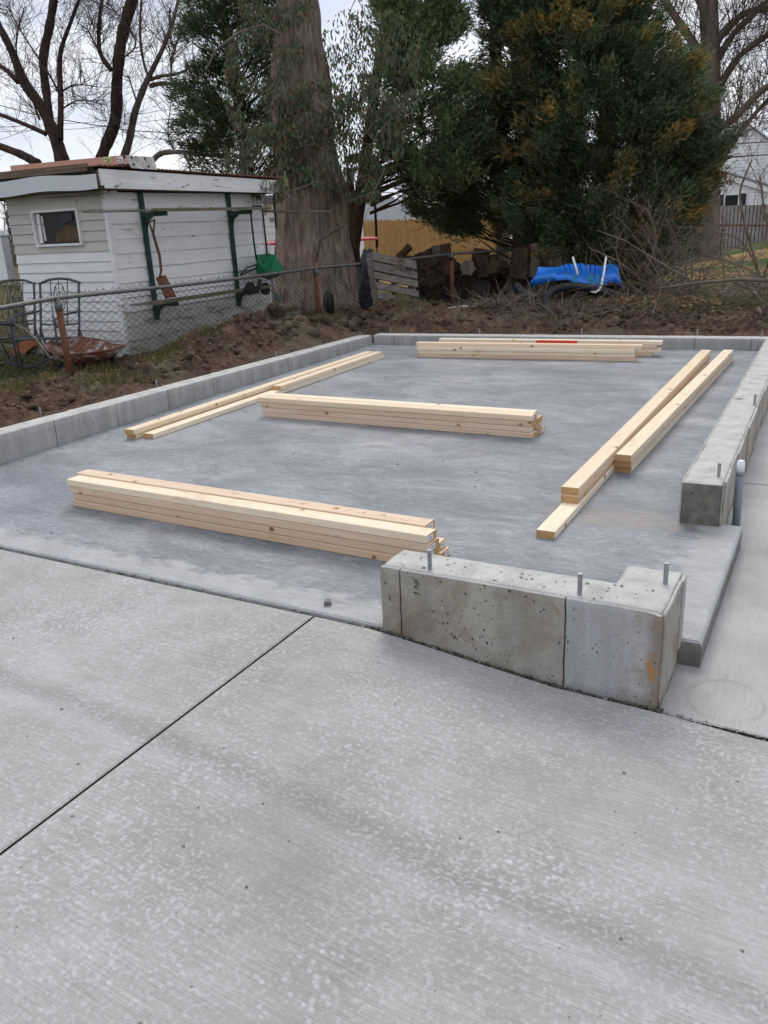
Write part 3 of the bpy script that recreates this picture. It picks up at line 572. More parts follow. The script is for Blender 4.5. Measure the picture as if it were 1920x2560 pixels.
for st in ([(508, 447), (530, 447), (552, 446)], [(546, 450), (549, 470), (547, 492)], [(548, 452), (580, 468), (612, 492)], [(522, 352), (555, 380), (592, 412)], [(532, 400), (545, 380), (560, 350)], [(545, 322), (570, 340), (600, 362)], [(520, 272), (560, 300), (602, 330)], [(556, 330), (545, 300), (573, 262)]):
    mk.tube([PY(940 + a * .1808, 1400 + b_ * .1808, 2.3555) for a, b_ in st], .0011, 4)
mk.build('pencil_marks', 'ink', fw)

def long_wall(name, label, A, B, nrm, zt0, zt1, th, joints, cat='wall', facemat='formed', zb=-.05, outside=None, endmat=None):
    A, B, nrm = Vector(A), Vector(B), Vector(nrm).normalized(); ln = (B - A).length; d = (B - A) / ln
    t = thing(name, label, cat, ((A.x + B.x) / 2, (A.y + B.y) / 2, 0))
    mp = lambda u, v: (A.x + d.x * u - nrm.x * v, A.y + d.y * u - nrm.y * v)
    zt = lambda u: zt0 + (zt1 - zt0) * u / ln
    cast('wall_core', [0, .012] + seg(.05, ln - .05, .06) + [ln - .012, ln], [.009, .021] + seg(.05, th - .021, .05) + [th - .009], lambda a, b: True, mp, zt, lambda u: zb if zb < 0 else 0, .0025, [endmat or facemat, 'top'], t)
    js = [-.001] + [j for j in joints] + [ln + .001]
    for i in range(len(js) - 1):
        a, c = js[i] + .004, js[i + 1] - .004
        cast('form_panel', [a, a + .006] + seg(a + .05, c - .05, .1) + [c - .006, c], [0, .004, .0085], lambda p, q: True, mp, lambda u: zt(u) - .001, lambda u: zb if zb < 0 else 0, .0012, [facemat, 'top'], t, nzr=4, rnd=.003, seed=i)
    if outside:
        jo = [.0] + outside + [ln]
        for i in range(len(jo) - 1):
            a, c = jo[i] + .005, jo[i + 1] - .005
            cast('form_panel', [a, a + .006] + seg(a + .05, c - .05, .1) + [c - .006, c], [th - .0085, th - .004, th + (.006 if i % 2 else 0)], lambda p, q: True, mp, lambda u: zt(u) - .003, lambda u: -.13, .0015, ['side', 'top'], t, nzr=5, rnd=.004, seed=i)
    return t
A = (-4.82, 2.2); B = (-5.13, 8.97)
lj = [math.hypot(wallx(y) + 4.82, y - 2.2) for y in (2.69, 3.30, 3.91, 4.53, 5.14, 5.76, 6.38, 7.02, 7.66, 8.29)]
lw = long_wall('left_foundation_wall', 'long low concrete foundation wall on the left with even form joints', A, B, (1, .0455, 0), .212, .115, .19, lj)
bw_ = long_wall('back_foundation_wall', 'low concrete foundation wall closing the far side of the slab', (-5.12, 8.975), (-.50, 9.33), (.0772, -1, 0), .115, .118, .19, [.28, .9, 1.5, 2.1, 2.7, 3.15, 3.75, 4.30])
rw = long_wall('right_foundation_wall', 'low concrete foundation wall on the right with broken damp end and conduit beside it', (-.587, 3.862), (-.70, 9.30), (-1, -.0208, 0), .205, .125, .186, [.62, 1.22, 1.83, 2.44, 3.05, 3.66, 4.27, 4.88], outside=[.06, .32, .62, .95, 1.25, 1.86, 2.47, 3.1, 3.7, 4.3, 4.9], endmat='damp', zb=-.05)
for px, py in ((102, 1038), (392, 966), (691, 891), (900, 840)):
    w = ray(px, py); q = PZ(px, py, .19 - .012 * 0); 
    for _ in range(3): q = PZ(px, py, .212 - (q.y - 2.2) * .0143)
    bolt(lw, q - Vector((0, 0, .004)), .06)
for px, py in ((977, 834), (1199, 836), (1454, 837), (1743, 840), (1904, 843)): bolt(bw_, PZ(px, py, .114), .07)
for px, py, zz in ((1796, 1193, .20), (1886, 1012, .18)): bolt(rw, PZ(px, py, zz), .07)
# conduit stub
cd = thing('conduit_stub', 'grey plastic conduit with white cap standing against the right wall', 'pipe', (-.362, 4.19, -.1))
m = MB(); m.tube([(-.362, 4.19, -.12), (-.366, 4.185, .18)], .019, 16); m.tube([(-.366, 4.185, .165), (-.366, 4.185, .185)], .0205, 16); m.build('conduit', 'pvc', cd, True)
m = MB(); m.tube([(-.366, 4.185, .182), (-.367, 4.184, .225), (-.367, 4.184, .238), (-.367, 4.184, .242)], [.0185, .0185, .015, .006], 16); m.build('cap', 'white', cd, True)
b = MB(); p = PZ(1848, 988, .196); b.box(p, (.045, .05, .004), Euler((0, 0, .6)).to_matrix()); tag(b.build('paper_scrap', 'white_sheet'), 'small white scrap lying on top of the right foundation wall', 'scrap')

# ============================================================ LUMBER
def board_mesh(ln, wd=.089, th=.038, mats=('pine', 'end')):
    b = bmesh.new(); bmesh.ops.create_cube(b, size=1)
    for v in b.verts: v.co = Vector(((v.co.x + .5) * ln, v.co.y * wd, (v.co.z + .5) * th))
    ed = [e for e in b.edges if abs((e.verts[0].co - e.verts[1].co).x) > ln * .5]; bmesh.ops.bevel(b, geom=ed, offset=.0042, segments=2, profile=.5, affect='EDGES')
    me = bpy.data.meshes.new('pine_board'); b.to_mesh(me); b.free(); me.materials.append(MAT[mats[0]]); me.materials.append(MAT['end'])
    for p in me.polygons: p.material_index = 1 if abs(p.normal.x) > .9 else 0
    return me
ST = MB(); ST.box((0, 0, 0), (.0012, .05, .024)); stm = None
def board(a, b, z, label, group, sticker=None, mat='pine', tilt=0, dz_=0):
    """a,b: the two ends (x,y) of the centre line; z: underside"""
    global stm
    a, b = Vector((a[0], a[1])), Vector((b[0], b[1])); d = b - a; ln = d.length
    o = link('pine_board', board_mesh(ln, mats=(mat, 'end'))); o.location = (a.x, a.y, z); o.rotation_euler = (0, -tilt, math.atan2(d.y, d.x)); tag(o, label, 'board', group)
    if sticker is not None:
        if stm is None: s = ST.build('label_sticker', 'label', o, rel=False); stm = s.data
        else: s = link('label_sticker', stm, o)
        s.location = (ln + .0006, sticker, .019)
    return o
def yedge(p, q, off):   # shift a line (front lower edge) back by off, perpendicular
    p, q = Vector(p), Vector(q); d = (q - p).normalized(); n = Vector((-d.y, d.x)); return (p + n * off), (q + n * off)
NM = ['bottom', 'second lowest', 'second highest', 'top']
def stack(p, q, n, where, group, jit, mats, stickers, ends=None, z0=0):
    for k in range(n):
        j = jit[k]; a, b = yedge(p, q, .0445 + j[0]); d = (b - a).normalized(); a = a + d * j[1]; b = b + d * j[2]
        nm = {1: ['only'], 2: ['bottom', 'top'], 3: ['bottom', 'middle', 'top'], 4: NM}[n][k]
        board(a, b, z0 + k * .0392, f'{nm} pine board {where}', group, stickers[k], mats[k])
G = 'sawn pine boards stacked on the slab'
stack((-3.65, 2.942), (-1.440, 2.899), 4, 'in the front column of the pile nearest the camera', G, [(0, .0, -.01), (.003, .01, .0), (0, -.005, .01), (-.002, -.015, 0)], ['pinep', 'pinep', 'pinep', 'pine'], [None, -.02, -.02, -.018])
stack((-3.715, 3.045), (-1.500, 3.0), 4, 'in the rear column of the pile nearest the camera', G, [(.0, .08, .075), (-.002, .07, .058), (0, .06, .01), (.004, 0, 0)], ['pine', 'pine', 'pinep', 'pinep'], [.018, .015, .012, .0])
stack((-4.0, 5.152), (-1.757, 5.150), 4, 'in the front column of the middle pile', G, [(0, .02, .012), (.003, .01, -.012), (.0, 0, -.002), (-.004, -.02, 0)], ['pinep', 'pinep', 'pinep', 'pine'], [None, -.02, None, -.02])
stack((-4.03, 5.262), (-1.765, 5.253), 4, 'in the rear column of the middle pile', G, [(.02, .1, .028), (.012, .09, .018), (.01, .05, .014), (-.012, 0, -.012)], ['pine', 'pine', 'pinep', 'pine'], [.0, .02, None, .0])
stack((-4.10, 8.155), (-1.79, 8.355), 4, 'in the front column of the far pile by the back wall', G, [(0, .005, 0), (.003, .01, -.01), (-.004, .0, -.015), (.03, -.03, .05)], ['pinep', 'pine', 'pine', 'pine'], [None, None, -.015, 0.])
stack((-4.0, 8.50), (-1.68, 8.70), 4, 'in the rear column of the far pile by the back wall', G, [(0, .1, -.02), (.003, .08, .06), (-.003, .05, .02), (.0, 0, .07)], ['pinep', 'pine', 'pinep', 'pine'], [None, 0., None, 0.])
rt = MB(); rt.box((0, 0, 0), (.42, .05, .02)); rt.box((-.15, 0, .011), (.05, .03, .004)); rto = rt.build('red_spirit_level', 'redt'); rto.location = (-2.62, 8.43, .166); rto.rotation_euler = (0, 0, math.atan2(.2, 2.31)); tag(rto, 'red plastic spirit level lying on the far lumber pile', 'level')
gb = [o for o in COL.objects if o.get('label', '').startswith('top pine board in the rear column of the pile nearest')][0]
m = MB(); rr = random.Random(9)
for sx in (1.45, 1.52, 1.78, 1.85, 1.95, 1.1):
    for k in range(5): m.box((sx + .008 * k, rr.uniform(-.012, .012), .0384), (.003, rr.uniform(.003, .011), .0008), Euler((0, 0, rr.uniform(-.5, .5))).to_matrix())
o = m.build('grade_stamp', 'ink', gb, rel=False); o['kind'] = 'stuff'
# left pair
board((-4.5, 4.24), (-4.63, 8.02), 0, 'bottom pine board of the pair lying along the left wall', G, None, 'pine')
board((-4.49, 4.215), (-4.615, 7.99), .0384, 'top bright pine board of the pair lying along the left wall', G, None, 'pine')
board((-4.3745, 4.285), (-4.50, 8.03), 0, 'single low pine board on the slab beside the pair along the left wall', G, None, 'pine')
board((-4.42, 5.95), (-4.50, 7.99), .0384, 'short upper pine board beside the far half of the pair along the left wall', G, None, 'pine')
# right piles
board((-1.098, 3.43), (-1.155, 8.42), 0, 'lowest long pine board of the jutting lumber row, reaching nearest the camera', G, None, 'pine')
board((-1.109, 3.845), (-1.150, 8.46), .0384, 'middle long board of the jutting lumber row, dark stamped end', G, None, 'pinep')
board((-1.116, 3.865), (-1.156, 8.49), .0768, 'top long pine board of the jutting lumber row', G, None, 'pine')
board((-1.016, 4.585), (-.962, 8.60), 0, 'bottom pine board of the shorter pile nearest the right wall', G, None, 'pine')
board((-1.014, 4.565), (-.962, 8.56), .0384, 'middle darker pine board of the shorter pile nearest the right wall', G, None, 'pinep')
board((-1.012, 4.545), (-.960, 8.53), .0768, 'top pine board of the shorter pile nearest the right wall', G, None, 'pine')

# ============================================================ CHAIN LINK FENCE
FP = [(-6.42, 2.4), (-6.61, 5.56), (-6.895, 10.49), (-6.075, 13.5), (-5.2, 15.3), (-3.9, 18.2)]
FT = [.80, .884, .845, .868, .868, .85]
fe = thing('chain_link_fence', 'sagging chain link fence with rusty posts in front of the white shed', 'fence', (-6.6, 5.56, 0))
def fpt(s):      # along the fence
    for i in range(len(FP) - 1):
        l = math.dist(FP[i], FP[i + 1])
        if s <= l or i == len(FP) - 2:
            t = s / l; sag = -.012 * math.sin(math.pi * min(max(t, 0), 1)) * l / 3
            return Vector((FP[i][0] + (FP[i + 1][0] - FP[i][0]) * t, FP[i][1] + (FP[i + 1][1] - FP[i][1]) * t, FT[i] + (FT[i + 1] - FT[i]) * t + sag))
        s -= l
TL = sum(math.dist(FP[i], FP[i + 1]) for i in range(len(FP) - 1))
m = MB(); s = 0; pts = []
while s < TL: pts.append(fpt(s)); s += .35
m.tube(pts, .020, 8); m.build('top_rail', 'galv', fe, True)
def wires():
    pitch = .058; n = int(TL / pitch); pp = []; R = []; rr = random.Random(3)
    m = MB()
    for i in range(n):
        s = i * pitch; dep = TL - 0; pts = []; zt = fpt(s).z; k = 0; z = zt + .045
        while z > .0:
            side = .5 if (k + i) % 2 else -.5
            q = fpt(max(0, s + side * pitch * 1.02 + .012 * math.sin(z * 5 + s))); w = .012 * math.sin(s * 3 + z * 4) + .003 * (1 if (k + i) % 2 else -1)
            pts.append((q.x + w - .022, q.y, z)); z -= pitch * .56; k += 1
        pts[0] = (pts[0][0] + rr.uniform(-.012, .012), pts[0][1] + rr.uniform(-.012, .012), pts[0][2] + rr.uniform(-.01, .012))
        m.tube(pts, .0034, 3, False)
    return m
wo = wires().build('chain_link_mesh', 'wire', fe); wo['kind'] = 'stuff'
for i, (x, y) in enumerate(FP[1:5]):
    m = MB(); lean = (-.02, -.0) if i == 0 else (0, 0)
    z = FT[i + 1]
    if i == 0:
        b0 = Vector((-6.60, 5.56, -.05)); m.tube([b0, (-6.605, 5.56, z - .05)], .031, 12); po = m.build('post', 'rustpost', fe, True)
        m = MB(); m.tube([(-6.605, 5.56, z - .12), (-6.605, 5.56, z - .03)], [.036, .036], 12); m.tube([(-6.605, 5.56, z - .04), (-6.605, 5.56, z - .005)], [.034, .02], 12); m.build('post_cap', 'galv', po, True, rel=False) if False else m.build('post_cap', 'galv', po, True)
    else:
        m.tube([(x, y, -.1), (x, y, z - .05)], .034 if i == 1 else .04, 12); po = m.build('post', 'rustpost', fe, True)
        m = MB(); m.tube([(x, y, z - .11), (x, y, z - .02), (x, y, z + .015)], [.040, .040, .022], 12); m.build('post_cap', 'galv', po, True)

# ============================================================ SHED
SX, SY = -7.40, 7.10
sh = thing('garden_shed', 'low white shed with peeling clapboard, small dark window and flat corrugated roof', 'shed', (SX, SY, 0))
XE, YE, ZT = -9.02, 9.95, 1.93
m = MB(); m.hexa([(XE, SY + .03, -.05), (SX - .03, SY + .03, -.05), (SX - .03, YE, -.05), (XE, YE, -.05)], [(XE, SY + .03, ZT), (SX - .03, SY + .03, ZT), (SX - .03, YE, ZT - .03), (XE, YE, ZT - .03)]); m.build('wall_frame', 'dark', sh)
# window position on the front (y = SY) face
wx0, wx1, wz0, wz1 = -8.575, -7.83, 1.36, 1.715
zb = .06; e = .112; k = 0; rr = random.Random(5)
zs = []
z = .03
while z < ZT - .04: zs.append(z); z += e
for z in zs:
    t = min(z + e, ZT); slope = 0
    spans = [(XE, SX - .015)]
    for lo, hi in ((z, wz0 - .02), (wz1 + .02, t)):
        if lo < hi and z < (wz0 if lo == z else wz1) < t:
            mm = MB(); mm.box(((wx0 + wx1) / 2, SY - .005, (lo + hi) / 2), (wx1 - wx0 - .001, .03, hi - lo)); mm.build('siding_board', 'almond', sh)
    if z < wz1 - .01 and t > wz0 + .01: spans = [(XE, wx0), (wx1, SX - .015)]
    for a, b in spans:
        if b - a < .02: continue
        mm = MB(); mm.hexa([(a, SY - .022, z), (b, SY - .022, z), (b, SY + .02, z), (a, SY + .02, z)], [(a, SY - .004, t + .004), (b, SY - .004, t + .004), (b, SY + .02, t + .004), (a, SY + .02, t + .004)])
        mm.build('siding_board', 'almond' if z > 1.2 else 'vinyl', sh)
# long face: wood clapboards
e2 = .163; z = .08; i = 0
while z < 1.86:
    t = min(z + e2, 1.9); w = rr.uniform(-.004, .004); mm = MB()
    n = 16; ys_ = [SY + .03 + (YE - SY - .03) * q / n for q in range(n + 1)]
    V = []; F = []
    for q, y in enumerate(ys_):
        wz = .006 * vnoise(np.array([y * 2.3, i * 3.1, 0.]), 6) * (2.4 if z < .35 else 1); of = .004 * vnoise(np.array([y * 3.3, i * 1.7, 4.]), 7)
        V += [(SX + .022 + of, y, z + wz), (SX + .003 + of, y, t + .006), (SX - .03, y, t + .006), (SX - .03, y, z + wz)]
    for q in range(n):
        for a in range(4): F.append((q * 4 + a, q * 4 + (a + 1) % 4, q * 4 + 4 + (a + 1) % 4, q * 4 + 4 + a))
    F += [(0, 1, 2, 3), (n * 4 + 3, n * 4 + 2, n * 4 + 1, n * 4)]
    mm.add(V, F); mm.build('siding_board', 'peel2' if z < .5 else 'peel', sh); z += e2; i += 1
m = MB(); m.box((SX + .012, SY - .008, 1.0), (.05, .045, 1.86)); m.build('corner_trim', 'peel', sh)
m = MB(); m.box((SX + .012, YE + .02, 1.0), (.05, .04, 1.74)); m.build('corner_trim', 'peel', sh)
# window
m = MB()
for c, d in (((wx0 - .0, SY - .022, (wz0 + wz1) / 2), (.024, .05, wz1 - wz0 + .05)), ((wx1, SY - .022, (wz0 + wz1) / 2), (.024, .05, wz1 - wz0 + .05)), (((wx0 + wx1) / 2, SY - .022, wz0 - .012), (wx1 - wx0 - .024, .06, .026)), (((wx0 + wx1) / 2, SY - .022, wz1 + .012), (wx1 - wx0 - .024, .05, .026))): m.box(c, d)
wf = m.build('window_frame', 'vinyl', sh)
m = MB(); m.box((wx0 + .06, SY - .005, (wz0 + wz1) / 2), (.05, .02, wz1 - wz0 - .03), Euler((0, .04, 0)).to_matrix()); m.box((wx0 + .12, SY - .0, (wz0 + wz1) / 2), (.018, .015, wz1 - wz0 - .08)); m.build('broken_sash', 'peel', wf)
m = MB(); m.box(((wx0 + wx1) / 2, SY + .012, (wz0 + wz1) / 2), (wx1 - wx0 - .03, .012, wz1 - wz0)); m.build('pane', 'glass_or_opening', wf)  # dark sheet painted for the unlit shed interior; this opening has no glass
m = MB(); m.poly([(-8.28, SY + .002, wz0 + .02), (-7.86, SY + .002, wz0 + .02), (-7.88, SY + .002, wz0 + .18), (-8.05, SY + .002, wz0 + .21), (-8.25, SY + .002, wz0 + .12)], (0, -.012, 0)); m.build('carton', 'card', sh)
m = MB(); m.poly([(-8.16, SY + .004, wz1 - .05), (-7.95, SY + .004, wz1 - .03), (-7.95, SY + .004, wz1 - .10), (-8.1, SY + .004, wz1 - .14)], (0, -.012, 0)); m.build('torn_sheet', 'tarp', sh)
# roof: deck, fascias, corrugated sheet
RX, RY0, RY1 = -7.18, 6.86, 10.14
m = MB(); m.hexa([(-9.7, RY0 + .03, 1.93), (RX - .02, RY0 + .03, 1.93), (RX - .02, RY1 - .02, 1.91), (-9.7, RY1 - .02, 1.91)], [(-9.7, RY0 + .03, 2.10), (RX - .02, RY0 + .03, 2.09), (RX - .02, RY1 - .02, 2.035), (-9.7, RY1 - .02, 2.06)]); m.build('roof_deck', 'brownw', sh)
m = MB(); n = 20; V = []; F = []
for q in range(n + 1):
    y = RY0 + .02 + (RY1 - RY0 - .02) * q / n; zt, zb_ = 2.10 - .055 * q / n, 1.935 - .03 * q / n; V += [(RX, y, zb_), (RX, y, zt), (RX - .02, y, zt), (RX - .02, y, zb_)]
for q in range(n):
    for a in range(4): F.append((q * 4 + a, q * 4 + (a + 1) % 4, q * 4 + 4 + (a + 1) % 4, q * 4 + 4 + a))
F += [(0, 1, 2, 3), (n * 4 + 3, n * 4 + 2, n * 4 + 1, n * 4)]
m.add(V, F); m.build('fascia_board', 'fascia', sh, label='long white fascia board with flaking paint')
m = MB(); m.hexa([(RX, RY0 + .05, 1.905), (RX + .016, RY0 + .05, 1.905), (RX + .016, RY1, 1.878), (RX, RY1, 1.878)], [(RX, RY0 + .05, 1.965), (RX + .016, RY0 + .05, 1.965), (RX + .016, RY1, 1.93), (RX, RY1, 1.93)]); m.build('trim_board', 'fascia', sh)
m = MB(); V = []; F = []; n = 24
for q in range(n + 1):
    x = -9.75 + (RX + .0 + 9.75) * q / n; yb = RY0 - .02 - .03 * (q / n) ** 6; zz = 1.915 + (.012 * math.sin(q * .5)) + .004; V += [(x, yb, zz - .01), (x, yb - .006, zz + .155 - .02 * (q / n) ** 4), (x, yb + .012, zz + .155 - .02 * (q / n) ** 4), (x, yb + .012, zz - .01)]
for q in range(n):
    for a in range(4): F.append((q * 4 + a, q * 4 + (a + 1) % 4, q * 4 + 4 + (a + 1) % 4, q * 4 + 4 + a))
F += [(0, 1, 2, 3), (n * 4 + 3, n * 4 + 2, n * 4 + 1, n * 4)]
m.add(V, F); m.build('metal_fascia', 'alum', sh, label='bent white metal fascia pulled away from the roof edge')
m = MB(); m.bar((-9.8, RY0 - .005, 2.135), (-7.33, RY0 - .0, 2.125), .035, .075, (0, 0, 1)); m.build('edge_plank', 'brownw', sh)
m = MB(); m.bar((-9.8, RY0 + .002, 2.095), (-7.25, RY0 + .01, 2.09), .02, .05, (0, 0, 1)); m.build('dark_gap_strip', 'dark', sh)  # near-black strip, shade painted into the gap under the edge plank
V = []; F = []; nyc = 150
for q in range(nyc + 1):
    y = RY0 - .02 + (RY1 - RY0 + .1) * q / nyc; w = .011 * math.sin(y / .068 * math.pi * 2); lift = .03 * math.exp(-((y - 7.35) / .22) ** 2)
    for x in (-9.7, -8.5, RX + .02): V.append((x, y, 2.118 - .055 * q / nyc + w + (lift if x > -8 else 0) + (-9.7 - x) * -.006))
for q in range(nyc):
    for a in range(2): F.append((q * 3 + a, q * 3 + a + 1, q * 3 + 4 + a, q * 3 + 3 + a))
m = MB(); m.add(V, F); ro = m.build('corrugated_roof', 'rustmet', sh, True); md = ro.modifiers.new('thickness', 'SOLIDIFY'); md.thickness = .004
m = MB(); m.hexa([(-9.6, SY - .2, 1.90), (RX - .03, SY - .2, 1.90), (RX - .03, YE + .3, 1.885), (-9.6, YE + .3, 1.885)], [(-9.6, SY - .2, 1.925), (RX - .03, SY - .2, 1.925), (RX - .03, YE + .3, 1.905), (-9.6, YE + .3, 1.905)]); m.build('soffit', 'brownw', sh)
m = MB(); m.bar((-8.3, 6.95, 1.885), (-7.1, 6.98, 1.865), .06, .02); m.build('loose_slat', 'oldw', sh)
# green brackets
for y, zt_ in ((7.62, 1.88), (9.22, 1.88)):
    br = thing('shelf_bracket', 'dark green steel wall bracket ' + ('nearer the shed corner, shovel hooked on it' if y < 8 else 'farther along the shed wall beside the spreader'), 'bracket', (SX + .04, y, .45), 'shelf brackets on the shed')
    m = MB(); m.box((SX + .045, y, 1.16), (.035, .055, 1.44)); m.build('upright', 'grn', br)
    for zz in (1.635, .625):
        m = MB(); m.bar((SX + .06, y, zz), (SX + .40, y, zz), .05, .05); m.poly([(SX + .06, y - .018, zz - .02), (SX + .20, y - .018, zz - .02), (SX + .10, y - .018, zz - .08), (SX + .06, y - .018, zz - .2)], (0, .036, 0)); m.build('arm', 'grn', br)
def plank(name, label, cat, a, b, w, h, mat, group=None):
    m = MB(); m.bar(a, b, w, h); o = m.build(name, mat); return tag(o, label, cat, group)
plank('shelf_plank', 'long grey weathered plank on the upper shelf brackets, overhanging both ends', 'plank', (-7.07, 6.52, 1.668), (-7.12, 9.72, 1.675), .14, .022, 'oldw')
plank('shelf_plank', 'shorter grey lichen covered plank on the outer edge of the upper brackets', 'plank', (-6.98, 7.42, 1.672), (-6.99, 9.6, 1.674), .09, .03, 'mossw')
plank('shelf_plank', 'mossy brown plank on the lower shelf brackets', 'plank', (-7.0, 7.2, .667), (-7.06, 9.5, .667), .10, .035, 'mossw')
plank('shelf_plank', 'thin pale plank tucked behind on the lower shelf brackets', 'plank', (-7.17, 7.1, .66), (-7.2, 9.3, .66), .14, .02, 'oldw')
plank('roof_plank', 'short brown plank poking out from behind the shed roof towards the big trunk', 'plank', (-7.5, 9.9, 1.66), (-7.05, 11.2, 1.62), .12, .03, 'brownw')
# shovel
sv = thing('shovel', 'rusty square shovel hanging handle up on the shed wall', 'shovel', tuple(PX(402, 690, -7.22)))
a = PX(383, 585, -7.22); c = PX(399, 640, -7.20); dd = PX(403, 675, -7.18); ee = PX(400, 692, -7.16)
m = MB(); m.tube([a, a.lerp(c, .5), c, dd, ee], [.016, .018, .017, .015, .014], 8); m.build('shaft', 'rustmet', sv, True)
m = MB(); t1 = PX(372, 555, -7.22); t2 = PX(387, 550, -7.22); m.tube([a, a.lerp(t1, .6), t1, t2, a.lerp(t2, .6), a], .011, 6); m.build('grip', 'rustmet', sv, True)
bl = [PX(389, 695, -7.16), PX(414, 688, -7.14), PX(441, 742, -7.02), PX(413, 748, -7.04)]; V = []; F = []
for i in range(7):
    for j in range(9):
        u, v = i / 6, j / 8; q = bl[0].lerp(bl[1], u).lerp(bl[3].lerp(bl[2], u), v); q = q + Vector((-.03 * (1 - (2 * u - 1) ** 2), 0, 0)); V.append(q)
for i in range(6):
    for j in range(8): F.append((i * 9 + j, i * 9 + j + 1, i * 9 + 10 + j, i * 9 + 9 + j))
m = MB(); m.add(V, F); o = m.build('blade', 'rustmet', sv, True); o.modifiers.new('t', 'SOLIDIFY').thickness = .006
# stepladder lying on the roof
ld = thing('stepladder', 'salmon fibreglass stepladder lying folded on the shed roof', 'ladder', (-8.0, 7.3, 2.13))
LA, LB = Vector((-9.05, 7.28, 2.215)), Vector((-7.20, 7.26, 2.19))
m = MB(); m.bar(LA, LB, .03, .115); m.build('side_rail', 'salmon', ld)
m = MB(); m.bar(LA + Vector((0, .35, .0)), LB + Vector((0, .35, .0)), .03, .115); m.build('side_rail', 'salmon', ld)
for k in range(6): m = MB(); q = LA.lerp(LB, .12 + k * .15); m.bar(q + Vector((0, .02, 0)), q + Vector((0, .33, 0)), .07, .03); m.build('rung', 'cap', ld)
cp = MB(); c0 = PY(312, 388, 7.25); c1 = PY(375, 392, 7.2); c2 = PY(385, 424, 7.2); c3 = PY(328, 420, 7.25); cp.poly([c0, c3, c2, c1], (0, .05, 0)); cpo = cp.build('top_cap', 'cap', ld)
cc = (c0 + c1 + c2 + c3) / 4; dx_ = (c1 - c0).normalized(); up_ = (c0 - c3).normalized()
m = MB(); m.tube([cc + dx_ * .085 * math.cos(t) + up_ * .075 * math.sin(t) + Vector((0, -.004, 0)) for t in [k * math.pi / 8 for k in range(17)]], .005, 4, False)
m.build('embossed_ring', 'white', cpo)
m = MB()
for a_, b_ in ((-.10, .05), (.12, .05), (.12, -.04), (-.12, -.03)):
    q = cc + dx_ * a_ + up_ * b_ + Vector((0, .001, 0)); m = MB(); m.tube([q, q + Vector((0, -.006, 0))], .013, 10); m.build('bolt_hole', 'dark', cpo)
for px, mt in ((269, 'yel'), (300, 'white')):
    q = PY(px, 400, 7.243); m = MB(); m.box(q, (.11 if px < 280 else .085, .003, .062), Euler((0, .03, 0)).to_matrix()); st = m.build('sticker', mt, ld)
    m = MB(); [m.box(q + Vector((dx, -.003, dz_)), (w_, .002, h_)) for dx, dz_, w_, h_ in ((-.02, .012, .03, .012), (.018, -.005, .012, .035), (-.015, -.014, .04, .006))]; m.build('sticker_print', 'ink', st)

# ============================================================ THINGS BY THE SHED
# rocking garden chairs
def chair(loc, rz, label):
    t = thing('rocking_chair', label, 'chair', loc, 'grey iron rocking chairs beside the shed', rz)
    def put(name, mats, fn): m = MB(); fn(m); return m.build(name, mats, t, True, rel=False)
    W2 = .25
    def back(m):
        for s in (-1, 1): m.tube([(s * W2, -.02, .30), (s * W2, .03, .45), (s * W2, .12, .78), (s * W2, .15, .92)], .014, 8)
        m.tube([(-W2 - .02, .15, .90), (-.13, .15, .945), (0, .15, .955), (.13, .15, .945), (W2 + .02, .15, .90)], .014, 8)
        m.tube([(-W2, .04, .47), (0, .05, .45), (W2, .04, .47)], .010, 6)
    put('back_frame', 'iron', back)
    def scroll(m):
        for s in (-1, 1):
            m.tube([(s * .11, .15, .94), (s * .10, .09, .68), (s * .09, .05, .45)], .006, 5)
            m.tube([(0, .07, .55), (s * .07, .09, .66), (s * .075, .12, .80), (s * .03, .14, .90), (0, .14, .9)], .005, 5)
            m.tube([(s * .03, .13, .84), (s * .055, .13, .87), (s * .06, .13, .84), (s * .04, .13, .82)], .005, 5)
            m.tube([(0, .07, .56), (s * .045, .1, .7), (s * .04, .11, .74)], .004, 5)
            m.poly([(s * .04, .112, .72), (s * .055, .115, .755), (s * .04, .12, .79), (s * .025, .115, .755)], (0, .006, 0))
            m.tube([(s * .03, .06, .49), (s * .07, .06, .47), (s * .075, .06, .52), (s * .04, .065, .54)], .005, 5)
        m.tube([(0, .05, .45), (0, .1, .7), (0, .14, .94)], .005, 5)
    put('scroll_panel', 'iron', scroll)
    def seat(m):
        m.tube([(-W2, -.02, .32), (-W2, -.44, .37), (-W2 + .03, -.48, .37), (W2 - .03, -.48, .37), (W2, -.44, .37), (W2, -.02, .32), (-W2, -.02, .32)], .013, 8)
        for k in range(9): m.bar((-W2 + .03 + k * .055, -.03, .325), (-W2 + .03 + k * .055, -.46, .372), .02, .004)
    put('seat', 'iron', seat)
    for s in (-1, 1):
        put('arm', 'iron', lambda m: m.tube([(s * W2, .08, .62), (s * (W2 + .03), -.02, .60), (s * (W2 + .04), -.32, .60), (s * (W2 + .03), -.42, .56), (s * (W2 + .02), -.40, .48), (s * (W2 + .02), -.34, .47), (s * (W2 + .02), -.33, .51)], .012, 7))
        put('leg', 'iron', lambda m: m.tube([(s * W2, -.40, .60), (s * (W2 + .01), -.42, .38), (s * W2, -.40, .06)], .012, 7)); put('leg', 'iron', lambda m: m.tube([(s * W2, .02, .40), (s * (W2 + .01), .08, .2), (s * W2, .14, .05)], .012, 7))
        put('rocker', 'iron', lambda m: m.tube([(s * W2, -.55, .12), (s * W2, -.40, .05), (s * W2, -.15, .015), (s * W2, .1, .03), (s * W2, .30, .10)], .014, 7))
    return t
chair((-7.78, 6.50, .04), math.radians(14), 'iron rocking chair with scrolled back, the one nearer the shed corner behind the rusty barrow')
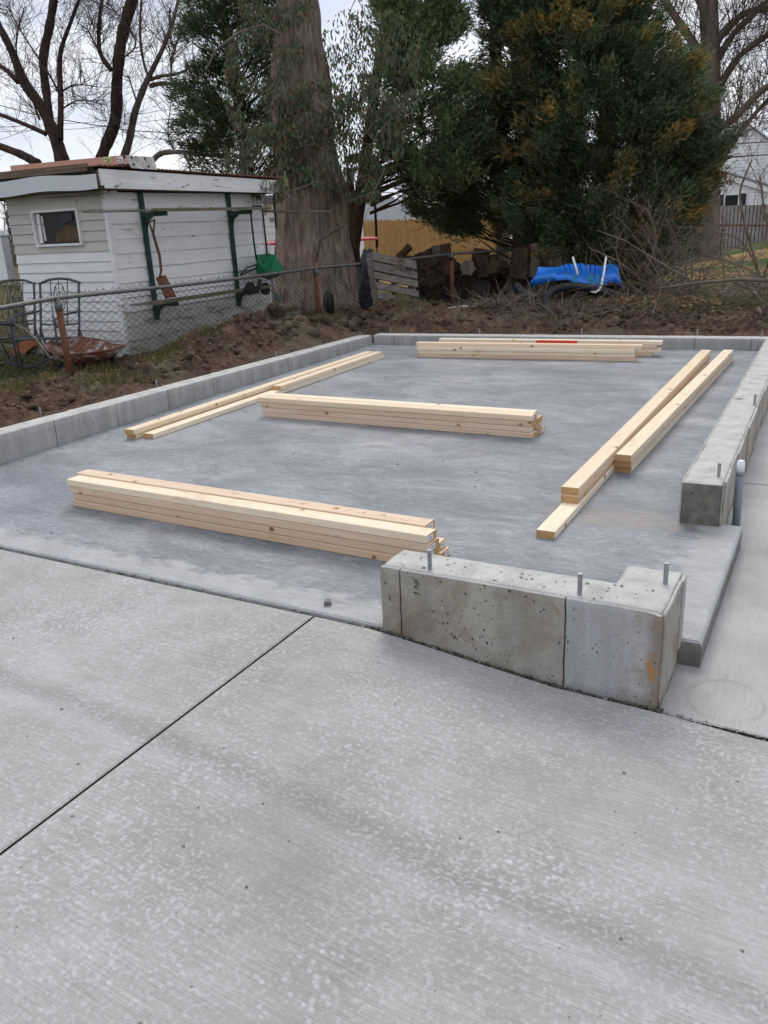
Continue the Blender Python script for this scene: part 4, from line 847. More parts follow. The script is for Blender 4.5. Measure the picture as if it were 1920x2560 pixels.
chair((-8.42, 6.42, .04), math.radians(16), 'iron rocking chair with scrolled back, leftmost beside the striped lounger')
# wheelbarrow
wb = thing('wheelbarrow', 'rusty wheelbarrow with a tray of flaking paint behind the fence', 'wheelbarrow', (-6.85, 6.0, .05))
def W_(px, py, Y): return PY(px, py, Y)
rim = [W_(108, 862, 5.95), W_(140, 848, 6.25), W_(200, 842, 6.5), W_(255, 850, 6.45), W_(285, 862, 6.25), W_(315, 863, 6.0), W_(280, 874, 5.85), W_(215, 884, 5.75), W_(155, 888, 5.75), W_(120, 878, 5.8)]
ctr = sum(rim, Vector()) / len(rim); bot = [ctr + (q - ctr) * .52 + Vector((.0, 0, -.155)) for q in rim]
m = MB(); n = len(rim); mid = [a.lerp(b, .5) + Vector((0, 0, -.02)) for a, b in zip(rim, bot)]
m.add(rim + mid + bot, [(i, (i + 1) % n, n + (i + 1) % n, n + i) for i in range(n)] + [(n + i, n + (i + 1) % n, 2 * n + (i + 1) % n, 2 * n + i) for i in range(n)] + [tuple(range(2 * n, 3 * n))])
o = m.build('tray', 'tray', wb, True); o.modifiers.new('t', 'SOLIDIFY').thickness = .006
m = MB(); m.tube(rim + [rim[0]], .009, 6, False); m.build('rolled_rim', 'rustmet', wb, True)
for off in (0, .38):
    m = MB(); m.tube([W_(36, 811, 5.75 + off) , W_(62, 822, 5.78 + off), W_(88, 845, 5.8 + off), W_(125, 893, 5.8 + off), W_(190, 905, 5.85 + off)], .013, 8); m.build('handle', 'oldw', wb, True)
    m = MB(); m.tube([W_(4, 808, 5.75 + off), W_(38, 812, 5.75 + off)], .017, 8); m.build('grip', 'black', wb, True)
    m = MB(); m.tube([W_(125, 888, 5.8 + off), W_(135, 930, 5.8 + off)], .012, 8); m.build('leg', 'rustmet', wb, True)
wc = W_(268, 915, 6.05); m = MB(); m.tube([wc + Vector((.0 + .13 * math.cos(t), 0, .13 * math.sin(t))) for t in [k * math.pi / 10 for k in range(21)]], .035, 8, False); m.build('wheel', 'black', wb, True)
m = MB(); m.tube([wc + Vector((0, -.06, 0)), wc + Vector((0, .06, 0))], .03, 8); m.tube([wc, bot[4]], .012, 6); m.build('axle', 'rustmet', wb)
# terracotta planter
q = PZ(52, 890, .05); m = MB(); m.box(q + Vector((0, .1, .1)), (.34, .16, .13), Euler((.1, -.5, .2)).to_matrix()); pl_ = m.build('terracotta_trough', 'terra'); tag(pl_, 'orange terracotta trough tipped over under the rocking chairs', 'planter')
# striped lounger
lg = thing('patio_lounger', 'patio lounger with brown and cream striped cushion at the left edge', 'lounger', (-9.4, 7.35, .05))
V = []; F = []
for i in range(15):
    for j in range(13):
        u, v = i / 14, j / 12; x = .50 * (u - .5) * 2 - .02; z = .10 + .80 * v; y = -.12 * math.sin(v * 3.1) + .05 * math.sin(u * 3.14) * -1 - .012 * math.sin(u * 40); V.append((x, y - .1 * (1 - v), z))
for i in range(14):
    for j in range(12): F.append((i * 13 + j, i * 13 + j + 1, i * 13 + 14 + j, i * 13 + 13 + j))
m = MB(); m.add(V, F); o = m.build('cushion', 'stripe', lg, True, rel=False); o.modifiers.new('t', 'SOLIDIFY').thickness = .05
m = MB(); m.tube([(-.5, -.12, .85), (.42, -.16, .83), (.50, -.12, .88), (.52, -.05, .95)], .012, 8); m.tube([(-.5, -.26, .40), (.5, -.26, .42)], .012, 8); m.tube([(.52, -.05, .95), (.54, .05, .5), (.5, .12, .02)], .014, 8); m.build('frame', 'oldw', lg, True, rel=False)
# white vinyl fence
vf = thing('vinyl_fence', 'white vinyl privacy fence with capped post left of the shed', 'fence', (-10.6, 8.3, 0))
q = PY(22, 690, 8.3); m = MB(); m.box((q.x, 8.3, .75), (.13, .13, 1.5)); m.build('post', 'white', vf)
m = MB(); m.hexa([(q.x - .08, 8.22, 1.5), (q.x + .08, 8.22, 1.5), (q.x + .08, 8.38, 1.5), (q.x - .08, 8.38, 1.5)], [(q.x - .07, 8.23, 1.53), (q.x + .07, 8.23, 1.53), (q.x + .07, 8.37, 1.53), (q.x - .07, 8.37, 1.53)]); m.tube([(q.x, 8.3, 1.53), (q.x, 8.3, 1.56), (q.x, 8.3, 1.60)], [.055, .06, .02], 12); m.build('post_cap', 'white', vf)
for k in range(7): m = MB(); m.box((q.x - .07 - .12 - k * .235, 8.3, .75), (.225, .03, 1.36)); m.build('panel_board', 'white', vf)
m = MB(); m.box((q.x - 1.1, 8.3, 1.45), (2.0, .05, .10)); m.build('rail', 'white', vf)
# broadcast spreader hung on the bracket
sp = thing('seed_spreader', 'green hopper lawn spreader hanging by its black handle on the shed', 'spreader', (-7.0, 9.6, .6))
XS = -6.98
A_, B_, C_, D_, E_, F_ = PX(642, 638, XS - .05), PX(674, 635, XS - .2), PX(686, 639, XS - .2), PX(717, 682, XS - .1), PX(669, 686, XS + .06), PX(649, 657, XS + .06)
G_, H_, I_ = PX(638, 664, XS - .02), PX(643, 690, XS - .04), PX(672, 700, XS - .1)
m = MB(); m.add([A_, B_, C_, D_, E_, F_, G_, H_, I_], [(0, 5, 6), (5, 7, 6), (5, 4, 7), (4, 8, 7), (4, 3, 8), (3, 2, 8), (2, 1, 7, 8), (1, 0, 6, 7)]); o = m.build('hopper', 'green', sp); md = o.modifiers.new('t', 'SOLIDIFY'); md.thickness = .006
m = MB(); m.tube([A_, B_, C_, D_, E_, F_, A_], .008, 6, False); m.build('hopper_rim', 'green', o, True)
m = MB(); m.tube([PX(641, 650, XS), PX(634, 600, XS), PX(627, 535, XS), PX(628, 520, XS), PX(634, 515, XS), PX(650, 515, XS - .05), PX(656, 520, XS - .08), PX(660, 560, XS - .08), PX(668, 637, XS - .12)], .012, 8); m.build('handle', 'black', sp, True)
m = MB(); m.tube([PX(600, 688, XS), PX(618, 668, XS), PX(640, 662, XS), PX(642, 670, XS), PX(620, 680, XS), PX(600, 688, XS)], .010, 6); m.build('stand', 'black', sp, True)
for px, py, xx in ((626, 721, XS + .05), (664, 722, XS - .1)):
    c = PX(px, py, xx); m = MB(); R_ = .082
    m.tube([c + Vector((.02, 0, 0)), c + Vector((-.03, 0, 0))], R_, 18); m.tube([c + Vector((.028, 0, 0)), c + Vector((.02, 0, 0))], [.02, .03], 10); m.build('wheel', 'black', sp)
m = MB(); c1, c2 = PX(626, 721, XS), PX(664, 722, XS - .1); m.tube([c1, c2], .012, 6); m.tube([PX(650, 700, XS), PX(645, 721, XS)], .03, 8); m.build('axle', 'black', sp)
# leaf rake, leaning panel, tyre, black bag
rk = thing('leaf_rake', 'teal plastic leaf rake head down against the shed corner', 'rake', tuple(PY(690, 735, 10.15)))
m = MB(); h0 = PY(689, 735, 10.15); m.tube([h0, PY(672, 560 + 50, 10.3)], .012, 6); m.build('handle', 'white', rk, True)
for k in range(12):
    m = MB(); a_ = PY(690, 738, 10.15); b_ = PY(678 + k * 3.6, 772 - abs(k - 7) * .6, 10.12); m.bar(a_, b_, .006, .004); m.tube([b_, b_ + Vector((0, -.02, -.012))], .004, 4); m.build('tine', 'teal', rk)
m = MB(); m.poly([PY(688, 728, 10.14), PY(684, 752, 10.135), PY(706, 750, 10.135)], (0, -.008, 0)); m.build('rake_head', 'teal', rk)
lp = thing('leaning_panel', 'grey weathered louvred panel lying tilted at the foot of the fence', 'panel', tuple(PY(710, 800, 9.9)))
pc = [PY(660, 795, 9.75), PY(748, 775, 10.0), PY(757, 800, 9.9), PY(678, 828, 9.6)]
for k in range(3):
    m = MB(); a_, b_ = k / 3 + .02, (k + 1) / 3 - .03; m.poly([pc[0].lerp(pc[3], a_), pc[1].lerp(pc[2], a_), pc[1].lerp(pc[2], b_), pc[0].lerp(pc[3], b_)], (.01, -.025 - .01 * k, .005)); m.build('slat', 'panelg', lp)
m = MB(); m.bar(PY(640, 800, 9.75), PY(750, 768, 10.0), .05, .06); m.build('top_bar', 'brownw', lp)
ty = thing('scrap_car_tyre', 'worn black tyre standing behind the fence at the foot of the big trunk', 'tyre', tuple(PY(820, 795, 11.3)))
c = PY(822, 762, 11.3); R_ = .205; m = MB(); Rm = Euler((0, math.radians(8), math.radians(-52))).to_matrix()
V = []; F = []; na, nb = 36, 12
for i in range(na):
    for j in range(nb):
        A_, B_ = 2 * math.pi * i / na, 2 * math.pi * j / nb; rr_ = R_ - .05 + .055 * math.cos(B_); yy = .075 * math.sin(B_) * (1 if abs(math.sin(B_)) < .8 else .95); tr = .004 if (j in (0, 1, 11) and i % 2) else 0
        V.append(c + Rm @ Vector(((rr_ + tr) * math.cos(A_), yy, (rr_ + tr) * math.sin(A_))))
for i in range(na):
    for j in range(nb): F.append((i * nb + j, ((i + 1) % na) * nb + j, ((i + 1) % na) * nb + (j + 1) % nb, i * nb + (j + 1) % nb))
m.add(V, F); m.build('tread', 'black', ty, True)
def lump(name, c, d, mat, label, cat, sub=4, n=.3, f=2.2, seed=0, rot=0):
    b = bmesh.new(); bmesh.ops.create_icosphere(b, subdivisions=sub, radius=1); base = np.array([v.co[:] for v in b.verts]); fc = np.array([[v.index for v in f_.verts] for f_ in b.faces]); b.free()
    q = base * (1 + n * fbm(base * f + seed, 3, seed)[:, None]) * np.array(d)
    R = np.array(Matrix.Rotation(rot, 3, 'Y')); q = q @ R.T
    o = npmesh(name, q, fc, mat, smooth=True); o.location = c; return tag(o, label, cat)
lump('tarp_bundle', tuple(PY(908, 715, 11.2) + Vector((-.05, .25, 0))), (.17, .15, .52), 'tarp', 'tall bundle of dark tarpaulin standing behind the pallet', 'bundle', n=.16, f=2.2, seed=4, rot=.05)
# pallet
pa = thing('wooden_pallet', 'broken grey wooden pallet leaning against the fence beside the soil heap', 'pallet', tuple(PY(950, 790, 10.55)))
BL, TL_, TR, BR = PY(950, 800, 10.60), PY(926, 630, 10.85), PY(1038, 653, 11.65), PY(1052, 822, 11.30)
nrm = (TR - TL_).cross(BL - TL_).normalized(); nrm = nrm if nrm.y < 0 else -nrm
for k in range(7):
    v0 = .0 + k * .148; v1 = v0 + (.125 if k in (0, 1) else .098)
    u1 = 1.0 if k < 6 else .42
    L0, L1 = TL_.lerp(BL, v0), TL_.lerp(BL, min(1, v1)); R0, R1 = TR.lerp(BR, v0 + .0), TR.lerp(BR, v1)
    L0 = L0.lerp(R0, -.0 + .01 * math.sin(k * 3)); L1 = L1.lerp(R1, .005 * math.cos(k * 5))
    if k == 0:
        m = MB(); m.poly([L0, L0.lerp(R0, .58), L0.lerp(R0, .60) + (L1 - L0) * .5, L1.lerp(R1, .52), L1], nrm * .022); m.build('deck_board', 'pal', pa)
        m = MB(); m.poly([L0.lerp(R0, .74), R0, R1, L1.lerp(R1, .72)], nrm * .022); m.build('deck_board', 'pal', pa); continue
    if k == 1:
        m = MB(); m.poly([L0, L0.lerp(R0, .46), L1.lerp(R1, .5) + (L0 - L1) * .4, R0 + (R1 - R0) * .12, R1, L1], nrm * .022); m.build('deck_board', 'pal', pa); continue
    m = MB(); m.poly([L0, L0.lerp(R0, u1), L1.lerp(R1, u1), L1], nrm * .022); m.build('deck_board', 'pal', pa)
for u in (.02, .50, .95):
    m = MB(); a_, b_ = TL_.lerp(TR, u) - nrm * .05, BL.lerp(BR, u) - nrm * .05; m.bar(a_, b_, .04, .085, nrm); m.build('stringer', 'pal', pa)
for k in range(6):
    v0 = .04 + k * .17; m = MB(); off = -nrm * .115; L0, L1 = TL_.lerp(BL, v0), TL_.lerp(BL, v0 + .1); R0, R1 = TR.lerp(BR, v0), TR.lerp(BR, v0 + .1); m.poly([L0 + off, R0 + off, R1 + off, L1 + off], nrm * .018); m.build('back_board', 'pal', pa)
m = MB(); q = TL_.lerp(TR, .6); m.poly([q + nrm * .03, q + nrm * .03 + Vector((.06, 0, -.03)), q + nrm * .03 + Vector((.10, 0, -.2)), q + nrm * .03 + Vector((.05, 0, -.22)), q + nrm * .03 + Vector((.03, 0, -.1))], nrm * .012); m.build('splinter', 'pal', pa)

# firewood behind the fence: bark covered logs
rr = random.Random(12); GL = 'bark covered logs stacked behind the fence'
lm = []
for k in range(5):
    r0 = .10 + .05 * rr.random(); n = 18; hgt = .5; V = []; F = []
    for i in range(9):
        for j in range(n):
            a = 2 * math.pi * j / n; q = r0 * (1 + .16 * float(vnoise(np.array([math.cos(a) * 3, math.sin(a) * 3, i * .35 + k * 9]), 3))) + (.012 if j % 3 == 0 else -.006); V.append((q * math.cos(a), q * math.sin(a), hgt * i / 8))
    for i in range(8):
        for j in range(n): F.append((i * n + j, i * n + (j + 1) % n, (i + 1) * n + (j + 1) % n, (i + 1) * n + j))
    F += [tuple(range(n))[::-1], tuple(range(8 * n, 9 * n))]
    me = bpy.data.meshes.new('bark_log'); me.from_pydata(V, [], F); me.materials.append(MAT['darkbark' if k % 2 else 'greybark']); me.update(); lm.append(me)
xsl = 1055
while xsl < 1470:
    for row in range(2 if xsl < 1420 else 1):
        q = PY(xsl, 705, 14.6 + .25 * rr.random() - row * .4); zt = .10 + row * .36
        o = link('bark_log', lm[rr.randrange(5)]); o.location = (q.x, q.y, zt - .05); s = rr.uniform(.8, 1.25); o.scale = (s, s, rr.uniform(.75, 1.15)); o.rotation_euler = (rr.uniform(-.22, .22), rr.uniform(-.25, .25), rr.uniform(0, 6))
        if row and rr.random() < .25: o.rotation_euler = (1.45, rr.uniform(-.2, .2), rr.uniform(-.6, .6)); o.location.z += .15
        tag(o, 'dark bark covered log in the rough stack behind the fence', 'log', GL)
    xsl += rr.uniform(17, 26)
o = link('split_log', lm[1]); o.location = PY(998, 640, 13.2) + Vector((-.1, 0, -.1)); o.scale = (.45, .45, .8); o.rotation_euler = (0, .9, 0); tag(o, 'dark broken log sticking up behind the pallet', 'log')
m = MB(); m.bar(PY(1118, 660, 14.0), PY(1112, 610, 14.0), .20, .03, (0, 1, 0)); tag(m.build('upright_board', 'darkbark'), 'dark board end standing upright above the log stack', 'board')
lump('brush_heap', tuple(PY(1075, 668, 14.3) + Vector((0, 0, -.12))), (.46, .35, .38), 'darkbark', 'rounded mossy heap of cut vines behind the fence right of the pallet', 'heap', sub=5, n=.4, f=3.2, seed=7)

# blue moulded sandbox lid
bt = thing('blue_play_shell', 'bright blue moulded plastic sandbox shell lying on the brush', 'sandbox', tuple(PY(1445, 715, 12.3)))
TOPC = [(1333, 712, 12.15), (1345, 668, 12.3), (1390, 670, 12.45), (1415, 663, 12.6), (1445, 660, 12.7), (1480, 664, 12.65), (1500, 667, 12.6), (1530, 660, 12.5), (1545, 666, 12.35), (1553, 710, 12.1)]
BOTC = [(1331, 714, 12.1), (1342, 712, 12.05), (1385, 700, 12.0), (1420, 698, 11.95), (1455, 710, 11.9), (1470, 718, 11.85), (1500, 718, 11.85), (1520, 706, 11.95), (1540, 705, 12.0), (1556, 716, 12.05)]
def interp(C, u):
    t = u * (len(C) - 1); i = min(int(t), len(C) - 2); f = t - i; f2 = f * f * (3 - 2 * f); return tuple(C[i][k] + (C[i + 1][k] - C[i][k]) * f2 for k in range(3))
nu, nv = 150, 18; V = []; F = []
for i in range(nu):
    u = i / (nu - 1); T = PY(*interp(TOPC, u)); B_ = PY(*interp(BOTC, u)); rib = .020 * math.cos(u * 2 * math.pi * 30) * (1 if .25 < u < .68 else 0)
    for j in range(nv):
        v = j / (nv - 1); q = T.lerp(B_, v); bul = .0
        if v < .62: bul = -.05 * math.sin(v / .62 * math.pi); rb = rib
        else: bul = .04 * math.sin((v - .62) / .38 * math.pi); rb = 0
        if u < .25 or u > .7: bul += .05 * math.sin(v * math.pi)
        q = q + Vector((0, -bul * 1.2 + rb, bul * .7 - rb * .6)); V.append(q)
for i in range(nu - 1):
    for j in range(nv - 1): F.append((i * nv + j, i * nv + j + 1, (i + 1) * nv + j + 1, (i + 1) * nv + j))
m = MB(); m.add(V, F); o = m.build('ribbed_shell', 'blue', bt, True); o.modifiers.new('t', 'SOLIDIFY').thickness = .012
m = MB(); m.tube([PY(*interp(BOTC, i / 59)) for i in range(60)], .014, 6); m.build('rim', 'blue', bt, True)
for px, py, w in ((1476, 699, .055), (1494, 700, .045), (1437, 699, .04)):
    m = MB(); c = PY(px, py, 11.80); m.poly([c + Vector((w * math.cos(t) * .8, 0, .08 * math.sin(t))) for t in [k * math.pi / 6 for k in range(12)]], (0, .01, .0)); m.build('moulded_mark', 'lblue', bt)
m = MB(); m.tube([PY(1432, 643, 12.0), PY(1445, 687, 11.9)], .016, 8); tag(m.build('white_tube', 'white', None, True), 'short straight white tube standing out of the blue shell', 'tube')
m = MB(); m.tube([PY(1515, 643, 12.0), PY(1510, 680, 11.85), PY(1504, 712, 11.75), PY(1499, 724, 11.7), PY(1489, 731, 11.68), PY(1479, 729, 11.7), PY(1465, 717, 11.75)], .016, 8); tag(m.build('white_tube', 'white', None, True), 'hook shaped white tube hanging over the blue shell', 'tube')
def corr(pts, r, n=14, per=.035):
    P = []; pts = [Vector(p) for p in pts]
    for i in range(len(pts) - 1):
        p0, p1, p2, p3 = pts[max(i - 1, 0)], pts[i], pts[i + 1], pts[min(i + 2, len(pts) - 1)]; k = max(2, int((p2 - p1).length / (per / 2)))
        for q in range(k): t = q / k; P.append(.5 * ((2 * p1) + (p2 - p0) * t + (2 * p0 - 5 * p1 + 4 * p2 - p3) * t * t + (3 * p1 - p0 - 3 * p2 + p3) * t ** 3))
    P.append(pts[-1]); m = MB(); m.tube(P, [r * (1 if i % 2 else .86) for i in range(len(P))], n); return m
tag(corr([PY(1292, 716, 11.9), PY(1318, 745, 11.6), PY(1345, 775, 11.2), PY(1382, 792, 10.9)], .062).build('corrugated_pipe', 'blackp', None, False), 'straight black corrugated pipe lying across the brush pile', 'pipe')
tag(corr([PY(1386, 792, 10.85), PY(1368, 772, 11.1), PY(1366, 745, 11.3), PY(1388, 725, 11.5), PY(1425, 716, 11.6), PY(1470, 719, 11.7), PY(1515, 730, 11.8), PY(1560, 745, 11.9)], .058).build('corrugated_pipe', 'blackp', None, False), 'curved black corrugated pipe arching under the blue shell', 'pipe')
m = MB(); c = PY(1140, 772, 11.2); m.box(c, (.34, .22, .02), Euler((.15, -.12, .3)).to_matrix()); tag(m.build('white_board', 'white_sheet'), 'small dirty white board lying on the soil at the brush pile', 'board')
m = MB(); c = PZ(640, 870, .2); c = Vector((-6.5, 7.6, .13)); m.box(c, (.3, .4, .03), Euler((.2, .1, .3)).to_matrix()); tag(m.build('mossy_slab', 'mossw'), 'flat mossy board half buried in soil below the shed', 'board')
q = PZ(352, 920, .1); m = MB(); m.tube([q + Vector((-.18, -.15, .02)), q + Vector((-.08, 0, .05)), q + Vector((.1, .14, .05))], [.01, .035, .02], 6); tag(m.build('driftwood_stick', 'oldw'), 'pale grey bent piece of wood on the ground by the barrow', 'stick')

# brush pile of cut sticks
def sticks(n, cx, cy, sx, sy, z0, h, l0, l1, r0, r1, seed, name, label, up=.15, mat='stick'):
    rr = random.Random(seed); m = MB()
    for _ in range(n):
        x, y = rr.gauss(cx, sx), rr.gauss(cy, sy); z = z0 + h * rr.random() * math.exp(-((x - cx) / (sx * 2)) ** 2); a = rr.uniform(0, 6.28); el = rr.gauss(up, .28); l = rr.uniform(l0, l1); d = Vector((math.cos(a) * math.cos(el), math.sin(a) * .7 * math.cos(el), math.sin(el))); p = Vector((x, y, z)); pts = [p]; r = rr.uniform(r0, r1)
        for k in range(4): d = (d + Vector((rr.gauss(0, .16), rr.gauss(0, .16), rr.gauss(0, .13)))).normalized(); p = p + d * l / 4; pts.append(p)
        m.tube(pts, [r, r * .9, r * .75, r * .6, r * .4], 4, False)
        if rr.random() < .6:
            q = pts[2]; d2 = (d + Vector((rr.gauss(0, .7), rr.gauss(0, .7), rr.gauss(0, .5)))).normalized(); m.tube([q, q + d2 * l * .2, q + d2 * l * .4], [r * .6, r * .45, r * .25], 3, False)
    o = m.build(name, mat); return tag(o, label, 'brush', kind='stuff')
sticks(430, -4.15, 11.2, .42, .22, .10, .22, .2, .6, .004, .011, 1, 'brush_pile', 'tangled grey brush pile behind the dug soil left of the pipes', .0)
sticks(380, -3.25, 10.95, .42, .15, .06, .12, .2, .55, .004, .011, 2, 'brush_pile', 'tangled brush pile under the blue shell and pipes', .0)
sticks(380, -2.3, 10.9, .42, .22, .07, .20, .2, .6, .003, .009, 3, 'brush_pile', 'low brown brush and leaf pile right of the pipes', .0)
sticks(75, -2.25, 12.3, .30, .2, .2, .2, .7, 1.4, .004, .008, 4, 'brush_pile', 'bare upright cut branches standing beside the blue shell', .6)
sticks(150, -.9, 12.3, .7, .5, .1, .35, .8, 1.8, .004, .011, 5, 'brush_pile', 'wide fan of bare cut branches at the right edge', .25)
def limb_obj(pts, r0, r1, label, mat='stick', name='fallen_branch'):
    n = len(pts); m = MB(); m.tube(pts, [r0 + (r1 - r0) * i / (n - 1) for i in range(n)], 8); return tag(m.build(name, mat, None, True), label, 'branch')
limb_obj([PY(1640, 722, 11.6), PY(1740, 708, 11.5), PY(1850, 698, 11.4), PY(1960, 703, 11.3)], .012, .026, 'long pale fallen branch lying level at the right edge')
limb_obj([PY(1490, 575, 12.6), PY(1560, 600, 12.4), PY(1640, 650, 12.1), PY(1735, 706, 11.8)], .006, .016, 'thin bare branch slanting down from the blue shell to the level branch')
limb_obj([PY(1470, 618, 12.5), PY(1540, 650, 12.3), PY(1600, 690, 12.1)], .005, .011, 'thin bare twiggy branch just above the blue shell')
limb_obj([PY(1420, 782, 10.9), PY(1500, 800, 10.7), PY(1580, 812, 10.6)], .012, .02, 'thick dead branch on the soil at the foot of the brush pile')
limb_obj([PY(1895, 770, 10.9), PY(1905, 790, 10.8), PY(1915, 800, 10.8)], .02, .03, 'short crooked pale branch stub on the grass at right')

# ============================================================ BACKGROUND
# tan picket fence
tf = thing('picket_fence', 'tan stockade picket fence across the neighbouring yard', 'fence', (-14.5, 30, 0))
rr = random.Random(4); px = 860.0; mesh_p = {}
while px < 1262:
    T = PY(px, 549.5 - (px - 890) * .0203, 30); B_ = -.12; w = .140 + rr.uniform(-.004, .003); me = MB(); h = T.z - B_ + rr.uniform(-.012, .012)
    me.poly([(T.x - w / 2, 30, B_), (T.x + w / 2, 30, B_), (T.x + w / 2, 30, B_ + h - .07), (T.x + .015, 30, B_ + h), (T.x - .015, 30, B_ + h), (T.x - w / 2, 30, B_ + h - .07)], (0, .02, 0)); me.build('picket', 'tan', tf); px += 8.55
for z in (.25, 1.2): m = MB(); m.box((-14.5, 30.05, z), (7.4, .06, .09)); m.build('rail', 'tan', tf)
# grey fence on the right
gf = thing('grey_wood_fence', 'tall grey board fence below the white house at right', 'fence', (-3.8, 32, 0))
px = 1690.0
while px < 2040:
    T = PY(px, 519 - (px - 1690) * .0353 + (0 if px > 1750 else 6), 32); w = .15
    m = MB(); m.hexa([(T.x - w / 2 + .004, 31.985, -.5), (T.x + w / 2 - .004, 31.985, -.5), (T.x + w / 2 - .004, 32.01, -.5), (T.x - w / 2 + .004, 32.01, -.5)], [(T.x - w / 2 + .004, 31.985, T.z), (T.x + w / 2 - .004, 31.985, T.z), (T.x + w / 2 - .004, 32.01, T.z), (T.x - w / 2 + .004, 32.01, T.z)]); m.build('fence_board', 'greyf', gf); px += 9.5
# wire fence in front of it
cf = thing('wire_fence', 'thin brown pipe and wire fence before the grey board fence', 'fence', (-3.5, 24, 0))
m = MB(); m.tube([PY(1700, 562, 24), PY(1960, 564, 24)], .02, 6); m.build('top_rail', 'rustmet', cf)
for px in (1808, 1955): m = MB(); a = PY(px, 566, 24); m.tube([a, (a.x, 24, -.3)], .03, 8); m.build('post', 'galv', cf)
# grey roofed house
hg = thing('grey_roof_house', 'low house with grey shingle roof and red brick chimney behind the tan fence', 'house', (-20, 46, 0))
Y0 = 46.0; a = PY(830, 552, Y0); b = PY(1105, 548, Y0); c = PY(905, 500, Y0 + 4); d = PY(975, 502, Y0 + 4)
m = MB(); q0, q1 = Vector((a.x, Y0, a.z - .3)), Vector((b.x, Y0, b.z - .3)); q2, q3 = Vector((b.x, Y0 + 9, a.z - .3)), Vector((a.x, Y0 + 9, a.z - .3)); zr = max(c.z, d.z)
m.add([q0, q1, q2, q3, (c.x, Y0 + 4.5, zr), (d.x, Y0 + 4.5, zr)], [(0, 1, 5, 4), (1, 2, 5), (2, 3, 4, 5), (3, 0, 4), (3, 2, 1, 0)]); m.build('roof', 'roofg', hg)
m = MB(); m.box(((a.x + b.x) / 2, Y0 + 4.5, a.z - 1.6), (b.x - a.x - .8, 8, 2.7)); m.build('wall', 'sid', hg)
m = MB(); c1 = PY(958, 504, Y0 + 4.8); m.box((c1.x, Y0 + 4.8, c1.z - .1), (1.1, .7, .6)); ch = m.build('chimney', 'brick', hg)
m = MB(); m.box((c1.x, Y0 + 4.8, c1.z + .22), (1.25, .8, .06)); m.box((c1.x - .3, Y0 + 4.8, c1.z + .35), (.3, .3, .2)); m.build('chimney_cap', 'roofg', ch)
hg2 = thing('grey_roof_house', 'second low grey roofed house right of the one with the chimney', 'house', (-14, 60, 0))
a = PY(1000, 548, 58); b = PY(1215, 545, 58); c = PY(1060, 515, 62); m = MB(); m.add([(a.x, 58, a.z - .3), (b.x, 58, b.z - .3), (b.x, 66, b.z - .3), (a.x, 66, a.z - .3), (c.x, 62, c.z), (c.x + 2, 62, c.z)], [(0, 1, 5, 4), (1, 2, 5), (2, 3, 4, 5), (3, 0, 4), (3, 2, 1, 0)]); m.build('roof', 'roofg', hg2)
m = MB(); m.box(((a.x + b.x) / 2, 62, a.z - 1.6), (b.x - a.x - .8, 7, 2.7)); m.build('wall', 'sid', hg2)
# white building between shed and trunk
wh = thing('white_outbuilding', 'plain white clapboard building seen between the shed and the big trunk', 'building', (-15.5, 21, 0))
a = PY(600, 520, 21); b = PY(735, 545, 21); zt = PY(650, 500, 21).z
m = MB(); m.box(((a.x + b.x) / 2, 23, zt / 2 - .1), (b.x - a.x - .02, 3.98, zt)); m.build('wall', 'sid', wh)
z = -.1
while z < zt - .1: m = MB(); m.hexa([(a.x, 20.97, z), (b.x, 20.97, z), (b.x, 21, z), (a.x, 21, z)], [(a.x, 20.99, z + .198), (b.x, 20.99, z + .198), (b.x, 21, z + .198), (a.x, 21, z + .198)]); m.build('siding_board', 'sid', wh); z += .2
m = MB(); q = PY(679, 549, 20.96); m.box(q, (.13, .03, .12)); m.build('vent', 'greyf', wh)
m = MB(); m.box(((a.x + b.x) / 2, 23, zt), (b.x - a.x + .4, 4.5, .2)); m.build('roof', 'roofg', wh)
# white two storey house at right
ho = thing('white_gabled_house', 'white sided gabled house above the grey fence at right', 'house', (-4.5, 45, 0))
ap = PY(1862, 312, 45); le = PY(1790, 368, 45); re = PY(1925, 357, 45); zb = PY(1860, 560, 45).z; x0, x1 = le.x - .1, re.x
m = MB(); m.poly([(x0, 45.02, zb), (x1, 45.02, zb), (x1, 45.02, re.z), (ap.x, 45.02, ap.z - .12), (x0, 45.02, le.z)], (0, 7, 0)); m.build('wall', 'sid', ho)
z = zb; ex = .15
def gx(z):
    if z < re.z: return x0, x1
    t = (z - re.z) / (ap.z - re.z); return x0 + (ap.x - x0) * t, x1 + (ap.x - x1) * t
while z < ap.z - .2:
    a_, b_ = gx(z); c_, d_ = gx(min(z + ex, ap.z - .15)); m = MB(); m.hexa([(a_, 44.965, z), (b_, 44.965, z), (b_, 45.01, z), (a_, 45.01, z)], [(c_, 44.99, z + ex - .003), (d_, 44.99, z + ex - .003), (d_, 45.01, z + ex - .003), (c_, 45.01, z + ex - .003)]); m.build('siding_board', 'sid', ho); z += ex
m = MB(); m.bar((x0 - .35, 44.95, le.z - .35), (ap.x, 44.95, ap.z + .02), .1, .13, (0, 0, 1)); m.bar((x1 + .35, 44.95, re.z - .33), (ap.x, 44.95, ap.z + .02), .1, .13, (0, 0, 1)); m.build('barge_board', 'white', ho)
m = MB(); m.bar((x0 - .4, 48.6, le.z - .25), (ap.x, 48.6, ap.z + .12), 7.6, .08, (0, 0, 1)); m.bar((x1 + .4, 48.6, re.z - .23), (ap.x, 48.6, ap.z + .12), 7.6, .08, (0, 0, 1)); m.build('roof', 'roofg', ho)
m = MB(); q = PY(1861, 333, 44.94); m.box(q, (.25, .04, .32)); m.build('gable_vent', 'greyf', ho)
